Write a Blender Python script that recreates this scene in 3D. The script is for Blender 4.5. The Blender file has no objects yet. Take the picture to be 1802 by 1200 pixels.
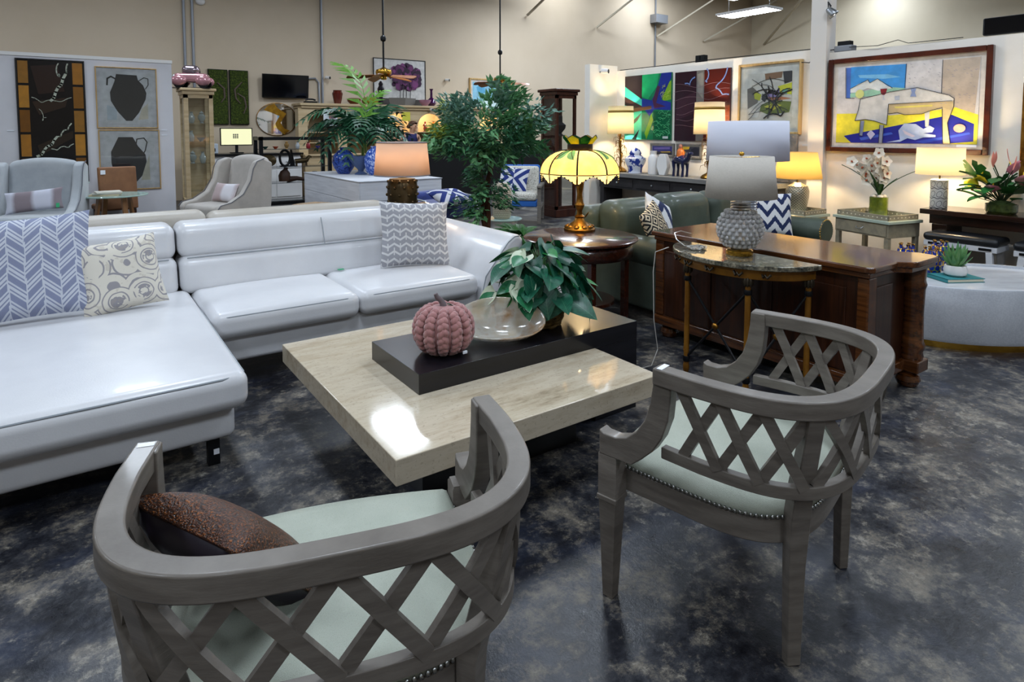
import bpy, bmesh, math, random
from mathutils import Vector, Matrix
S = bpy.context.scene
COL = S.collection
R = math.radians
PI = math.pi
random.seed(11)

# ---------------------------------------------------------------- camera, world, exposure
# world axes: X runs along the rear warehouse wall, Y towards it, camera stands at the origin
cam_data = bpy.data.cameras.new('camera')
cam_data.sensor_width = 36.0
cam_data.lens = 36.0 * 1100 / 1802
cam_data.shift_y = -299.0 / 1802
cam_data.clip_start = .05
cam_data.clip_end = 200
cam = bpy.data.objects.new('camera', cam_data)
COL.objects.link(cam)
cam.location = (0, 0, 1.55)
cam.rotation_euler = (R(90 - 3.7), 0, R(-35))
S.camera = cam
wd = bpy.data.worlds.new('world')
S.world = wd
wd.use_nodes = True
wd.node_tree.nodes['Background'].inputs[0].default_value = (.6, .7, .9, 1)
wd.node_tree.nodes['Background'].inputs[1].default_value = .05
S.view_settings.view_transform = 'Standard'
S.view_settings.look = 'None'
S.view_settings.exposure = 0.25
S.view_settings.gamma = 1
S.view_settings.use_curve_mapping = False
S.cycles.max_bounces = 7
S.cycles.use_adaptive_sampling = True
S.cycles.adaptive_threshold = .07
S.cycles.diffuse_bounces = 3
S.cycles.glossy_bounces = 4
S.cycles.transmission_bounces = 6
S.cycles.transparent_max_bounces = 10
S.cycles.caustics_reflective = False
S.cycles.caustics_refractive = False
LED_COLOR = (.78, .88, 1.0)
LED_POWER = 31.0      # emission strength of every ceiling panel
# ceiling panel centres (x, y)
LED_Z = 5.3
LEDS = [(x, y) for x in (-3.6, .8, 5.2, 10.0) for y in (-3.0, 1.6, 6.2, 11.4) if not (x > 9 and y < 0)] + [(10.6, 13.2), (15.4, 10.6), (18.6, 7.6), (14.0, 5.0), (19.5, 3.0)]  # regular grid, then unseen extras added to brighten the rear and right walls
FILL_LEDS = [(12.5, 14.3), (16.2, 14.4), (18.4, 12.6), (21.4, 10.4)]     # unseen panels added under the far roof corner to brighten the walls

# ---------------------------------------------------------------- helpers
def hexc(h):
    h = h.lstrip('#')
    c = [int(h[i:i + 2], 16) / 255 for i in (0, 2, 4)]
    return tuple([(x / 12.92 if x <= .04045 else ((x + .055) / 1.055) ** 2.4) for x in c]) + (1,)

class V:
    """a socket with arithmetic"""
    def __init__(s, nt, k): s.nt, s.k = nt, k
    def op(s, o, b=None, c=None):
        n = s.nt.nodes.new('ShaderNodeMath'); n.operation = o
        for i, q in enumerate((s, b, c)):
            if q is None: continue
            if isinstance(q, V): s.nt.links.new(q.k, n.inputs[i])
            else: n.inputs[i].default_value = q
        return V(s.nt, n.outputs[0])
    def __add__(s, b): return s.op('ADD', b)
    def __sub__(s, b): return s.op('SUBTRACT', b)
    def __mul__(s, b): return s.op('MULTIPLY', b)
    def __truediv__(s, b): return s.op('DIVIDE', b)
    def fr(s): return s.op('FRACT')
    def fl(s): return s.op('FLOOR')
    def ab(s): return s.op('ABSOLUTE')
    def lt(s, b): return s.op('LESS_THAN', b)
    def gt(s, b): return s.op('GREATER_THAN', b)
    def sin(s): return s.op('SINE')
    def mx(s, b): return s.op('MAXIMUM', b)
    def mn(s, b): return s.op('MINIMUM', b)
    def pp(s, b): return s.op('PINGPONG', b)
    def md(s, b): return s.op('FLOORED_MODULO', b)

MATS = {}
def newmat(name):
    m = bpy.data.materials.new(name); m.use_nodes = True
    MATS[name] = m
    return m, m.node_tree, m.node_tree.nodes['Principled BSDF']
def coords(nt, kind='Object'):
    t = nt.nodes.new('ShaderNodeTexCoord')
    sp = nt.nodes.new('ShaderNodeSeparateXYZ')
    nt.links.new(t.outputs[kind], sp.inputs[0])
    return t.outputs[kind], [V(nt, sp.outputs[i]) for i in range(3)]
def noise(nt, vec, scale, detail=4, rough=.55, stretch=None):
    if stretch:
        mp = nt.nodes.new('ShaderNodeMapping'); mp.inputs['Scale'].default_value = stretch
        nt.links.new(vec, mp.inputs[0]); vec = mp.outputs[0]
    n = nt.nodes.new('ShaderNodeTexNoise')
    n.inputs['Scale'].default_value = scale; n.inputs['Detail'].default_value = detail; n.inputs['Roughness'].default_value = rough
    nt.links.new(vec, n.inputs['Vector'])
    return V(nt, n.outputs['Fac'])
def ramp(nt, fac, stops):
    r = nt.nodes.new('ShaderNodeValToRGB')
    e = r.color_ramp.elements
    while len(e) < len(stops): e.new(.5)
    for q, (p, c) in zip(e, stops):
        q.position = p; q.color = hexc(c) if isinstance(c, str) else c
    nt.links.new(fac.k, r.inputs[0])
    return r.outputs[0]
def mixc(nt, fac, a, b):
    n = nt.nodes.new('ShaderNodeMix'); n.data_type = 'RGBA'
    if isinstance(fac, V): nt.links.new(fac.k, n.inputs[0])
    else: n.inputs[0].default_value = fac
    for q, i in ((a, 6), (b, 7)):
        if isinstance(q, str): n.inputs[i].default_value = hexc(q)
        else: nt.links.new(q, n.inputs[i])
    return n.outputs[2]
def addbump(nt, b, h, dist=.002, strength=.5):
    n = nt.nodes.new('ShaderNodeBump'); n.inputs['Distance'].default_value = dist; n.inputs['Strength'].default_value = strength
    nt.links.new(h.k, n.inputs['Height']); nt.links.new(n.outputs[0], b.inputs['Normal'])

def mat(name, col, rough=.5, metal=0, col2=None, vs=6, stretch=None, bump=0, bs=60, coat=0, trans=0, emit=None, es=0, sheen=0, alpha=1, ior=1.45, lo=.35, hi=.65, spec=.5):
    if name in MATS: return MATS[name]
    m, nt, b = newmat(name)
    b.inputs['Base Color'].default_value = hexc(col)
    b.inputs['Roughness'].default_value = rough
    b.inputs['Metallic'].default_value = metal
    b.inputs['Coat Weight'].default_value = coat
    b.inputs['Coat Roughness'].default_value = .08
    b.inputs['Transmission Weight'].default_value = trans
    b.inputs['Alpha'].default_value = alpha
    b.inputs['IOR'].default_value = ior
    b.inputs['Specular IOR Level'].default_value = spec
    if sheen: b.inputs['Sheen Weight'].default_value = sheen
    if emit:
        b.inputs['Emission Color'].default_value = hexc(emit); b.inputs['Emission Strength'].default_value = es
    if col2 or bump:
        vec, xyz = coords(nt)
        if col2:
            f = noise(nt, vec, vs, 5, .6, stretch)
            nt.links.new(ramp(nt, f, [(lo, col), (hi, col2)]), b.inputs['Base Color'])
        if bump: addbump(nt, b, noise(nt, vec, bs, 3, .6, stretch), bump)
    return m
def wood(name, dark, light, rough=.35, scale=5, axis=1, coat=.3):
    st = [14, 14, 14]; st[axis] = .9
    return mat(name, dark, rough, 0, light, scale * .35, tuple(st), bump=.0006, bs=scale, coat=coat, lo=.3, hi=.7)
def shade_mat(name, col, thru=.75, var=None):
    if name in MATS: return MATS[name]
    m, nt, b = newmat(name)
    b.inputs['Base Color'].default_value = hexc(col); b.inputs['Roughness'].default_value = .85
    b.inputs['Specular IOR Level'].default_value = .1
    tr = nt.nodes.new('ShaderNodeBsdfTranslucent'); tr.inputs[0].default_value = hexc(col)
    mx = nt.nodes.new('ShaderNodeMixShader'); mx.inputs[0].default_value = thru
    nt.links.new(b.outputs[0], mx.inputs[1]); nt.links.new(tr.outputs[0], mx.inputs[2])
    nt.links.new(mx.outputs[0], nt.nodes['Material Output'].inputs[0])
    vec, xyz = coords(nt)
    c = ramp(nt, noise(nt, vec, 90 if not var else 9, 3), [(.3, var or col), (.7, col)])
    if var: nt.links.new(c, tr.inputs[0]); nt.links.new(c, b.inputs['Base Color'])
    return m

class MB:
    def __init__(s): s.v = []; s.f = []; s.mi = []; s.cur = 0
    def add(s, vs, fs):
        o = len(s.v); s.v += [tuple(p) for p in vs]
        s.f += [tuple(i + o for i in f) for f in fs]; s.mi += [s.cur] * len(fs)
        return s
    def box(s, x0, x1, y0, y1, z0, z1):
        return s.add([(x, y, z) for z in (z0, z1) for y in (y0, y1) for x in (x0, x1)],
                     [(0, 2, 3, 1), (4, 5, 7, 6), (0, 1, 5, 4), (2, 6, 7, 3), (0, 4, 6, 2), (1, 3, 7, 5)])
    def bar(s, p, q, w, h, up=(0, 0, 1)):
        p, q, up = Vector(p), Vector(q), Vector(up)
        d = (q - p).normalized(); a = d.cross(up)
        if a.length < 1e-4: a = d.cross(Vector((1, 0, 0)))
        a.normalize(); b = a.cross(d)
        vs = [c + a * (i * w / 2) + b * (j * h / 2) for c in (p, q) for j in (-1, 1) for i in (-1, 1)]
        return s.add(vs, [(0, 2, 3, 1), (4, 5, 7, 6), (0, 1, 5, 4), (2, 6, 7, 3), (0, 4, 6, 2), (1, 3, 7, 5)])
    def tube(s, pts, r, n=8, closed=False, flat=1.0):
        pts = [Vector(p) for p in pts]; k = len(pts)
        rs = r if isinstance(r, (list, tuple)) else [r] * k
        vs = []; a = None
        for i, p in enumerate(pts):
            if closed: d = pts[(i + 1) % k] - pts[i - 1]
            else: d = pts[min(i + 1, k - 1)] - pts[max(i - 1, 0)]
            d.normalize()
            if a is None: a = d.cross(Vector((0, 0, 1)) if abs(d.z) < .9 else Vector((1, 0, 0)))
            a = (a - d * a.dot(d))
            if a.length < 1e-5: a = d.orthogonal()
            a.normalize(); b = d.cross(a)
            for j in range(n):
                t = 2 * PI * j / n
                vs.append(p + a * math.cos(t) * rs[i] + b * math.sin(t) * rs[i] * flat)
        fs = []
        for i in range(k if closed else k - 1):
            for j in range(n):
                i2 = (i + 1) % k; j2 = (j + 1) % n
                fs.append((i * n + j, i * n + j2, i2 * n + j2, i2 * n + j))
        if not closed:
            fs.append(tuple(range(n - 1, -1, -1))); fs.append(tuple((k - 1) * n + j for j in range(n)))
        return s.add(vs, fs)
    def lathe(s, prof, n=24, c=(0, 0, 0), sx=1, sy=1, caps=True, a0=0, a1=2 * PI):
        full = abs(a1 - a0 - 2 * PI) < 1e-6
        m = n if full else n + 1
        vs = []
        for r, z in prof:
            for j in range(m):
                t = a0 + (a1 - a0) * j / n
                vs.append((c[0] + r * math.cos(t) * sx, c[1] + r * math.sin(t) * sy, c[2] + z))
        fs = []
        for i in range(len(prof) - 1):
            for j in range(n):
                j2 = (j + 1) % m
                fs.append((i * m + j, i * m + j2, (i + 1) * m + j2, (i + 1) * m + j))
        if caps:
            if prof[0][0] > 1e-5 and prof[-1][0] >= 0 and not (prof[-1][0] < 1e-5 and abs(prof[0][1] - prof[-1][1]) < 1e-5): fs.append(tuple(range(m - 1, -1, -1)))
            if prof[-1][0] > 1e-5 and not (prof[0][0] < 1e-5 and max(z for r, z in prof) - min(z for r, z in prof) < 1e-5): fs.append(tuple((len(prof) - 1) * m + j for j in range(m)))
        return s.add(vs, fs)
    def ball(s, c, r, n=10, m=6):
        rx, ry, rz = (r, r, r) if isinstance(r, (int, float)) else r
        vs = [(c[0], c[1], c[2] - rz)]
        for i in range(1, m):
            p = -PI / 2 + PI * i / m
            for j in range(n):
                t = 2 * PI * j / n
                vs.append((c[0] + rx * math.cos(p) * math.cos(t), c[1] + ry * math.cos(p) * math.sin(t), c[2] + rz * math.sin(p)))
        vs.append((c[0], c[1], c[2] + rz))
        fs = [(0, 1 + (j + 1) % n, 1 + j) for j in range(n)]
        for i in range(m - 2):
            for j in range(n):
                a = 1 + i * n; j2 = (j + 1) % n
                fs.append((a + j, a + j2, a + n + j2, a + n + j))
        a = 1 + (m - 2) * n
        fs += [(a + j, a + (j + 1) % n, len(vs) - 1) for j in range(n)]
        return s.add(vs, fs)
    def prism(s, pts, a, b, axis='z'):
        def P(u, v, w): return {'z': (u, v, w), 'y': (u, w, v), 'x': (w, u, v)}[axis]
        n = len(pts)
        vs = [P(u, v, a) for u, v in pts] + [P(u, v, b) for u, v in pts]
        fs = [tuple(range(n - 1, -1, -1)), tuple(range(n, 2 * n))] + [(i, (i + 1) % n, n + (i + 1) % n, n + i) for i in range(n)]
        return s.add(vs, fs)
    def rbox(s, x0, x1, y0, y1, z0, z1, r=.04, puff=0, nl=6, fn=None):
        c = Vector(((x0 + x1) / 2, (y0 + y1) / 2, (z0 + z1) / 2)); h = Vector(((x1 - x0) / 2, (y1 - y0) / 2, (z1 - z0) / 2))
        r = min(r, *h)
        def line(hh):
            e = [r * t for t in (0, .12, .3, .55, .8)]
            lin = [-(hh - r) + 2 * (hh - r) * i / nl for i in range(nl + 1)] if hh - r > 1e-6 else [0]
            return [-hh + t for t in e] + lin + [hh - t for t in reversed(e)]
        L = [line(h[i]) for i in range(3)]
        idx = {}; vs = []; fs = []
        def vert(p):
            k = tuple(round(q, 5) for q in p)
            if k not in idx:
                inner = Vector([max(-(h[i] - r), min(h[i] - r, p[i])) for i in range(3)])
                d = Vector(p) - inner
                q = inner + (d.normalized() * r if d.length > 1e-9 else d)
                if puff and q.z > 0: q.z += puff * (1 - (q.x / h.x) ** 2) * (1 - (q.y / h.y) ** 2)
                q = q + c
                if fn: q = fn(q)
                idx[k] = len(vs); vs.append(q)
            return idx[k]
        for ax in range(3):
            u, w = [(1, 2), (2, 0), (0, 1)][ax]
            for sg in (-1, 1):
                for i in range(len(L[u]) - 1):
                    for j in range(len(L[w]) - 1):
                        q = []
                        for a, b in ((0, 0), (1, 0), (1, 1), (0, 1)):
                            p = [0, 0, 0]; p[ax] = sg * h[ax]; p[u] = L[u][i + a]; p[w] = L[w][j + b]; q.append(vert(p))
                        fs.append(tuple(q) if sg > 0 else tuple(reversed(q)))
        return s.add(vs, fs)
    def pillow(s, w, h, t, n=16, sag=.07):
        vs = []; fs = []; m = n + 1
        for sg in (-1, 1):
            for i in range(m):
                for j in range(m):
                    u, v = -1 + 2 * i / n, -1 + 2 * j / n
                    th = t / 2 * math.sqrt(max(0, (1 - abs(u) ** 3) * (1 - abs(v) ** 3)))
                    vs.append((w / 2 * u * (1 - sag * (1 - v * v)), sg * th, h / 2 * v * (1 - sag * (1 - u * u))))
        for k in (0, 1):
            for i in range(n):
                for j in range(n):
                    q = [k * m * m + a * m + b for a, b in ((i, j), (i + 1, j), (i + 1, j + 1), (i, j + 1))]
                    fs.append(tuple(q) if k == 0 else tuple(reversed(q)))
        return s.add(vs, fs)
    def surf(s, fn, nu, nv, wrapu=False):
        m = nu if wrapu else nu + 1
        vs = [fn(i / nu, j / nv) for j in range(nv + 1) for i in range(m)]
        fs = [(j * m + i, j * m + (i + 1) % m, (j + 1) * m + (i + 1) % m, (j + 1) * m + i) for j in range(nv) for i in range(nu)]
        return s.add(vs, fs)
    def xf(s, M, start=0):
        for i in range(start, len(s.v)): s.v[i] = tuple(M @ Vector(s.v[i]))
        return s
    def mesh(s, name, mats, smooth=35):
        me = bpy.data.meshes.new(name)
        me.from_pydata([tuple(p) for p in s.v], [], s.f)
        for m in (mats if isinstance(mats, (list, tuple)) else [mats]): me.materials.append(m)
        if any(s.mi): me.polygons.foreach_set('material_index', s.mi)
        bm = bmesh.new(); bm.from_mesh(me)
        bmesh.ops.remove_doubles(bm, verts=bm.verts, dist=1e-6)
        bmesh.ops.recalc_face_normals(bm, faces=bm.faces)
        bm.to_mesh(me); bm.free()
        if smooth:
            me.polygons.foreach_set('use_smooth', [True] * len(me.polygons))
            me.set_sharp_from_angle(angle=R(smooth))
        me.update()
        return me
    def build(s, name, mats, parent=None, smooth=35, bev=0, seg=2, solid=0, loc=None, rot=None):
        return link(name, s.mesh(name, mats, smooth), parent, bev, seg, solid, loc, rot)
def link(name, me, parent=None, bev=0, seg=2, solid=0, loc=None, rot=None):
    o = bpy.data.objects.new(name, me); COL.objects.link(o)
    if parent: o.parent = parent
    if loc: o.location = loc
    if rot: o.rotation_euler = rot
    if solid:
        q = o.modifiers.new('solid', 'SOLIDIFY'); q.thickness = solid; q.offset = 0
    if bev:
        q = o.modifiers.new('bevel', 'BEVEL'); q.width = bev; q.segments = seg; q.limit_method = 'ANGLE'; q.angle_limit = R(40)
        q.harden_normals = True
    return o
def thing(name, label, cat, loc=(0, 0, 0), rz=0, group=None):
    o = bpy.data.objects.new(name, None); COL.objects.link(o); o.empty_display_size = .1
    o.location = loc; o.rotation_euler = (0, 0, rz)
    return tag(o, label, cat, group)
def tag(o, label, cat, group=None):
    o['label'] = label; o['category'] = cat
    if group: o['group'] = group
    return o
def struct(o):
    o['kind'] = 'structure'; return o
def dup(root, loc, rz, label=None):
    r = root.copy(); COL.objects.link(r); r.location = loc; r.rotation_euler = (0, 0, rz)
    if label: r['label'] = label
    for ch in list(root.children):
        c = ch.copy(); COL.objects.link(c); c.parent = r
        for g in ch.children:
            d = g.copy(); COL.objects.link(d); d.parent = c
    return r
def bulb(parent, loc, power, col=(1, .74, .42), size=.05):
    l = bpy.data.lights.new('bulb_light', 'POINT'); l.energy = power; l.color = col; l.shadow_soft_size = size
    o = bpy.data.objects.new('bulb_light', l); COL.objects.link(o); o.location = loc; o.parent = parent
    return o
def arc(n, a0, a1): return [a0 + (a1 - a0) * i / n for i in range(n + 1)]
def X(*a): return MB().box(*a)

# ---------------------------------------------------------------- common materials
def floor_material():
    m, nt, b = newmat('stained concrete')
    vec, (x, y, z) = coords(nt)
    n1 = noise(nt, vec, .9, 6, .68); n2 = noise(nt, vec, 3.6, 7, .78); n3 = noise(nt, vec, 16, 5, .8); n4 = noise(nt, vec, 1.7, 4, .6, (1, 1.7, 1))
    n5 = noise(nt, vec, 42, 4, .8)
    c = ramp(nt, n1 * .42 + n2 * .38 + n5 * .2, [(.36, '#0b0b10'), (.44, '#1b1c22'), (.50, '#323338'), (.56, '#504e4d'), (.65, '#766e62')])
    pt_ = V(nt, ramp(nt, n2 * .55 + n3 * .45, [(.50, (0, 0, 0, 1)), (.60, (1, 1, 1, 1))])) * .6
    c = mixc(nt, pt_, c, '#857b6a')
    blu = ramp(nt, n4, [(.52, (0, 0, 0, 1)), (.66, (1, 1, 1, 1))])
    c2 = mixc(nt, .25, c, '#33405c')
    mx = nt.nodes.new('ShaderNodeMix'); mx.data_type = 'RGBA'
    nt.links.new(blu, mx.inputs[0]); nt.links.new(c, mx.inputs[6]); nt.links.new(c2, mx.inputs[7])
    wh = V(nt, ramp(nt, n3 * .55 + n1 * .45, [(.54, (0, 0, 0, 1)), (.62, (1, 1, 1, 1))])) * .7
    c3 = mixc(nt, wh, mx.outputs[2], '#9a968c')
    nt.links.new(c3, b.inputs['Base Color'])
    rg = (n2 * .7 + n3 * .3) * .75
    rg = rg.mx(.16)
    nt.links.new(rg.k, b.inputs['Roughness'])
    b.inputs['Specular IOR Level'].default_value = .55
    addbump(nt, b, n3 * .5 + n2 + n5 * .4, .005, .45)
    return m
M_FLOOR = floor_material()
M_WALL = mat('beige painted wall', '#d2c1aa', .8, 0, '#c8b69d', .35, bump=.001, bs=30)
M_PANEL = mat('white painted panel', '#dcdbe0', .7, 0, '#d2d1d6', 1.5)
M_PANELR = mat('white painted plaster', '#efe8de', .7, 0, '#e6ded2', 2)
M_CEIL = mat('ceiling insulation', '#8d8a86', .9)
M_BLACK = mat('black lacquer', '#08080c', .28, coat=.3)
M_BLKMETAL = mat('black metal', '#0d0e12', .4, .4)
M_LEATHER = mat('white leather', '#d6d6d8', .33, 0, '#cdcdd0', 2.5, bump=.0008, bs=140, coat=.15)
M_LEATHERB = mat('beige leather back', '#b7b0a6', .4, 0, '#aba498', 3, bump=.0006, bs=120)
M_SEAM = mat('grey leather seam', '#8e9499', .6)
M_TAGW = mat('white paper tag', '#e8ebf2', .7)
M_GREENTAG = mat('green paper tag', '#2aa06a', .6)
M_GOLD = mat('antique gold metal', '#a9782f', .32, .9, '#6d4a1c', 14)
M_BRASS = mat('polished brass', '#c79a3f', .22, 1)
M_STEEL = mat('brushed steel', '#a7abb0', .35, .9)
M_WHITEP = mat('white gloss paint', '#e6e4e2', .3)
M_GLASS = mat('clear glass', '#f4faf8', .03, trans=1.0, ior=1.45)
def thin_glass():
    m, nt, b = newmat('thin glass pane')
    tr = nt.nodes.new('ShaderNodeBsdfTransparent'); tr.inputs[0].default_value = (.97, .985, .98, 1)
    gl = nt.nodes.new('ShaderNodeBsdfGlossy'); gl.inputs['Roughness'].default_value = .02
    lw = nt.nodes.new('ShaderNodeLayerWeight'); lw.inputs[0].default_value = .5
    fac = (V(nt, lw.outputs['Facing']).op('POWER', 4.0) * .6 + .05)
    mx = nt.nodes.new('ShaderNodeMixShader')
    nt.links.new(fac.k, mx.inputs[0]); nt.links.new(tr.outputs[0], mx.inputs[1]); nt.links.new(gl.outputs[0], mx.inputs[2])
    nt.links.new(mx.outputs[0], nt.nodes['Material Output'].inputs[0])
    return m
M_PANE = thin_glass()
M_MIRROR = mat('mirror silver', '#d8d8d8', .03, 1)

# ---------------------------------------------------------------- room shell
struct(X(-8, 23, -8, 15.6, -.1, 0).build('floor', M_FLOOR))
struct(X(-8, 23, 15.6, 15.75, 0, 7.2).build('wall_back', M_WALL))
struct(X(22.9, 23.05, -8, 15.6, 0, 7.2).build('wall_right', mat('cream painted wall', '#e6dac2', .8, 0, '#dccfb5', .4)))
struct(X(-8.15, -8, -8, 15.6, 0, 7.2).build('wall_left', M_WALL))
struct(X(-8, 23, -8.15, -8, 0, 7.2).build('wall_front', M_WALL))
struct(X(-8, 23, -8, 15.6, 7.2, 7.3).build('ceiling', M_CEIL))
# gallery partitions
pl = struct(X(-4.5, 1.30, 11.2, 11.42, 0, 2.645).build('wall_partition_left', M_PANEL))
struct(X(-4.5, 1.31, 11.185, 11.43, 2.6, 2.65).build('trim_1', M_WHITEP))
struct(X(7.3, 7.45, -1.5, 3.95, 0, 2.46).build('wall_partition_right', M_PANELR))
struct(X(7.32, 7.45, 4.12, 7.5, 0, 2.52).build('wall_partition_gallery', M_PANELR))
struct(X(6.72, 7.32, 7.45, 7.57, 0, 2.6).build('wall_partition_wing', M_PANELR))
struct(X(7.22, 7.42, 3.93, 4.12, 0, 7.2).build('trim_2', mat('column paint', '#d5cfc8', .6)))
for i in range(9):
    struct(X(-8 + .3, 22.8, -6 + i * 2.6, -5.9 + i * 2.6, 6.8, 7.2).build('trim_%d' % (3 + i), mat('roof joist', '#77716a', .8)))

# LED ceiling panels: steel frame, glowing diffuser, two hanging wires
M_LED = mat('glowing diffuser', '#ffffff', .5)
_b = M_LED.node_tree.nodes['Principled BSDF']
_b.inputs['Emission Color'].default_value = LED_COLOR + (1,); _b.inputs['Emission Strength'].default_value = LED_POWER
def led(x, y, z, w=1.5, d=.7, label='', rz=0):
    t = thing('ceiling_light_panel', label, 'ceiling light', (x, y, z), rz, 'hanging ceiling light panels')
    X(-w / 2, w / 2, -d / 2, d / 2, 0, .05).build('housing', M_WHITEP, t)
    g = X(-w / 2 + .03, w / 2 - .03, -d / 2 + .03, d / 2 - .03, -.012, 0); g.mi = [1, 0, 0, 0, 0, 0]
    g.build('diffuser', [M_WHITEP, M_LED], t, 0)      # only the underside glows
    for sx in (-1, 1):
        MB().tube([(sx * w * .4, 0, .05), (sx * w * .4, 0, 7.2 - z)], .006, 5).build('hanging_wire', M_STEEL, t)
    return t
for i, (x, y) in enumerate(LEDS):
    led(x, y, LED_Z, label='white glowing rectangular light panel hung out of view, some added to brighten the walls', rz=PI / 2)
for x, y in FILL_LEDS:
    led(x, y, 6.6, label='unseen light panel added under the far roof corner to brighten the walls', rz=0)
led(14.45, 9.95, 4.6, label='lowest white light panel, hung above the white column and framed abstract', rz=PI / 2)
# ================================================================ white leather sectional
sofa = thing('sectional_sofa', 'white leather sectional sofa with a chaise, stitched seats and beige back', 'sofa', (0, 0, 0))
LOC = lambda *p: Vector(p)
def lean(k, z0):
    def f(q): return Vector((q.x, q.y + (q.z - z0) * k, q.z))
    return f
MB().rbox(-.62, .565, 3.03, 5.0, .14, .315, .035).build('chaise_base', M_LEATHER, sofa, 60)
ch = MB().rbox(-.62, .61, 2.93, 4.74, .30, .47, .055, .022, 10).build('chaise_cushion', M_LEATHER, sofa, 60)
MB().tube([(-.6, 2.945, .445), (.0, 2.94, .45), (.5, 2.942, .45), (.575, 2.96, .45), (.597, 3.0, .45), (.598, 4.2, .45)], .005, 6).build('piping', M_SEAM, ch)
MB().rbox(.57, 2.52, 4.02, 5.0, .14, .32, .03).build('seat_base', M_LEATHER, sofa, 60)
for i, (a, b) in enumerate(((.615, 1.535), (1.535, 2.47))):
    c = MB().rbox(a, b, 3.94, 4.76, .305, .468, .06, .026, 8).build('seat_cushion', M_LEATHER, sofa, 60)
    MB().tube([(a + .03, 3.965, .437), (a + .1, 3.952, .442), (b - .1, 3.952, .442), (b - .03, 3.965, .437)], .0045, 6).build('piping', M_SEAM, c)
for a, b in ((-.62, .545), (.555, 2.5)):
    MB().rbox(a, b, 4.66, 4.95, .44, .69, .06, 0, 8, lean(.28, .45)).build('lower_back_cushion', M_LEATHER, sofa, 60)
    u = MB().rbox(a, b, 4.68, 4.97, .672, .905, .065, 0, 8, lean(.28, .45)).build('upper_back_cushion', M_LEATHER, sofa, 60)
    MB().tube([(a + .05, 4.735, .68), (b - .05, 4.735, .68)], .004, 6).build('seam', M_SEAM, u)
MB().tube([(1.545, 4.705, .69), (1.545, 4.745, .8), (1.545, 4.79, .88)], .0035, 6).build('back_seam', M_SEAM, sofa)
for a, b, z in ((-.64, .785, .965), (.79, 2.2, .945)):
    MB().rbox(a, b, 5.04, 5.24, .16, z, .07, 0, 8).build('headrest', M_LEATHERB, sofa, 60)
prof = [(2.46, .14), (2.66, .14), (2.87, .60), (2.865, .70), (2.83, .745), (2.78, .74), (2.72, .70), (2.5, .44)]
a = MB().prism(prof, 3.93, 5.1, 'y').build('arm', M_LEATHER, sofa, 40, bev=.035, seg=4)
MB().tube([(2.47, 3.955, .2), (2.515, 3.935, .45), (2.72, 3.935, .69), (2.78, 3.935, .728), (2.84, 3.935, .733)], .004, 6).build('piping', M_SEAM, a)
for x, y in ((.48, 3.12), (-.5, 3.12), (.5, 4.9), (1.5, 4.12), (2.45, 4.12), (2.5, 4.9), (-.5, 4.9)):
    MB().prism([(x - .025, y - .025), (x + .025, y - .025), (x + .025, y + .025), (x - .025, y + .025)], 0, .16).build('leg', M_BLKMETAL, sofa)
MB().box(.478, .502, 3.092, 3.095, .05, .075).build('price_tag', M_TAGW, sofa)
X(1.62, 1.665, 4.62, 4.65, .486, .49).build('green_tag', M_GREENTAG, sofa)

# ---------------------------------------------------------------- throw pillows
def basket_weave(name, base, line, s=10, wz=1.0, w=.16):
    """interlocking zigzag strips"""
    m, nt, b = newmat(name); vec, (x, y, z) = coords(nt)
    zz = (x * s).pp(.5) * wz
    v = (z * s * 1.6 + zz)
    l1 = (v.fr() - .5).ab().lt(w)
    u = (x * s * 2 + .5).fr(); row = v.fl()
    gap = ((x * s + row * .5).fr() - .5).ab().lt(.05)
    f = l1.mx(gap)
    n = noise(nt, vec, 120, 3)
    c = mixc(nt, f, base, line)
    c = mixc(nt, n * .35, c, '#8d8d92')
    nt.links.new(c, b.inputs['Base Color']); b.inputs['Roughness'].default_value = .9
    addbump(nt, b, n + f, .0015)
    return m
def paisley():
    m, nt, b = newmat('paisley linen'); vec, (x, y, z) = coords(nt)
    vo = nt.nodes.new('ShaderNodeTexVoronoi'); vo.inputs['Scale'].default_value = 6.5; vo.inputs['Randomness'].default_value = .9
    nt.links.new(vec, vo.inputs['Vector']); d = V(nt, vo.outputs['Distance'])
    n1 = noise(nt, vec, 22, 5); n2 = noise(nt, vec, 5, 3)
    rings = ((d * 5.5 + n2 * 1.2).fr() - .5).ab()
    f = rings.lt(.12) * n2.gt(.42)
    blot = d.lt(.28) * n1.gt(.50)
    f2 = f.mx(blot)
    c = mixc(nt, f2 * .8, '#d9d3c6', '#7d7b87')
    c = mixc(nt, (n1.gt(.6)) * .3, c, '#a99d90')
    nt.links.new(c, b.inputs['Base Color']); b.inputs['Roughness'].default_value = .9
    addbump(nt, b, n1, .001)
    return m
def lattice_pillow_mat():
    m, nt, b = newmat('blue grey interlocking lattice fabric'); vec, (x, y, z) = coords(nt)
    s = 13.0
    zz = ((x * s * .5).fr() - .5).ab()
    v = z * s * .75 + zz * 1.5
    col = (x * s).fl()
    l1 = ((v + col.md(2) * .5).fr() - .5).ab()
    line = l1.lt(.09).mx((l1 - .24).ab().lt(.06))
    vert = ((x * s).fr() - .5).ab().gt(.43) * (v * .5 + col * .5).fr().gt(.35)
    f = line.mx(vert)
    n = noise(nt, vec, 150, 2)
    c = mixc(nt, f, '#7d84a0', '#c9cdd6')
    nt.links.new(mixc(nt, n * .3, c, '#9a9fb4'), b.inputs['Base Color']); b.inputs['Roughness'].default_value = .85
    addbump(nt, b, f + n * .4, .0015)
    return m
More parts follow.
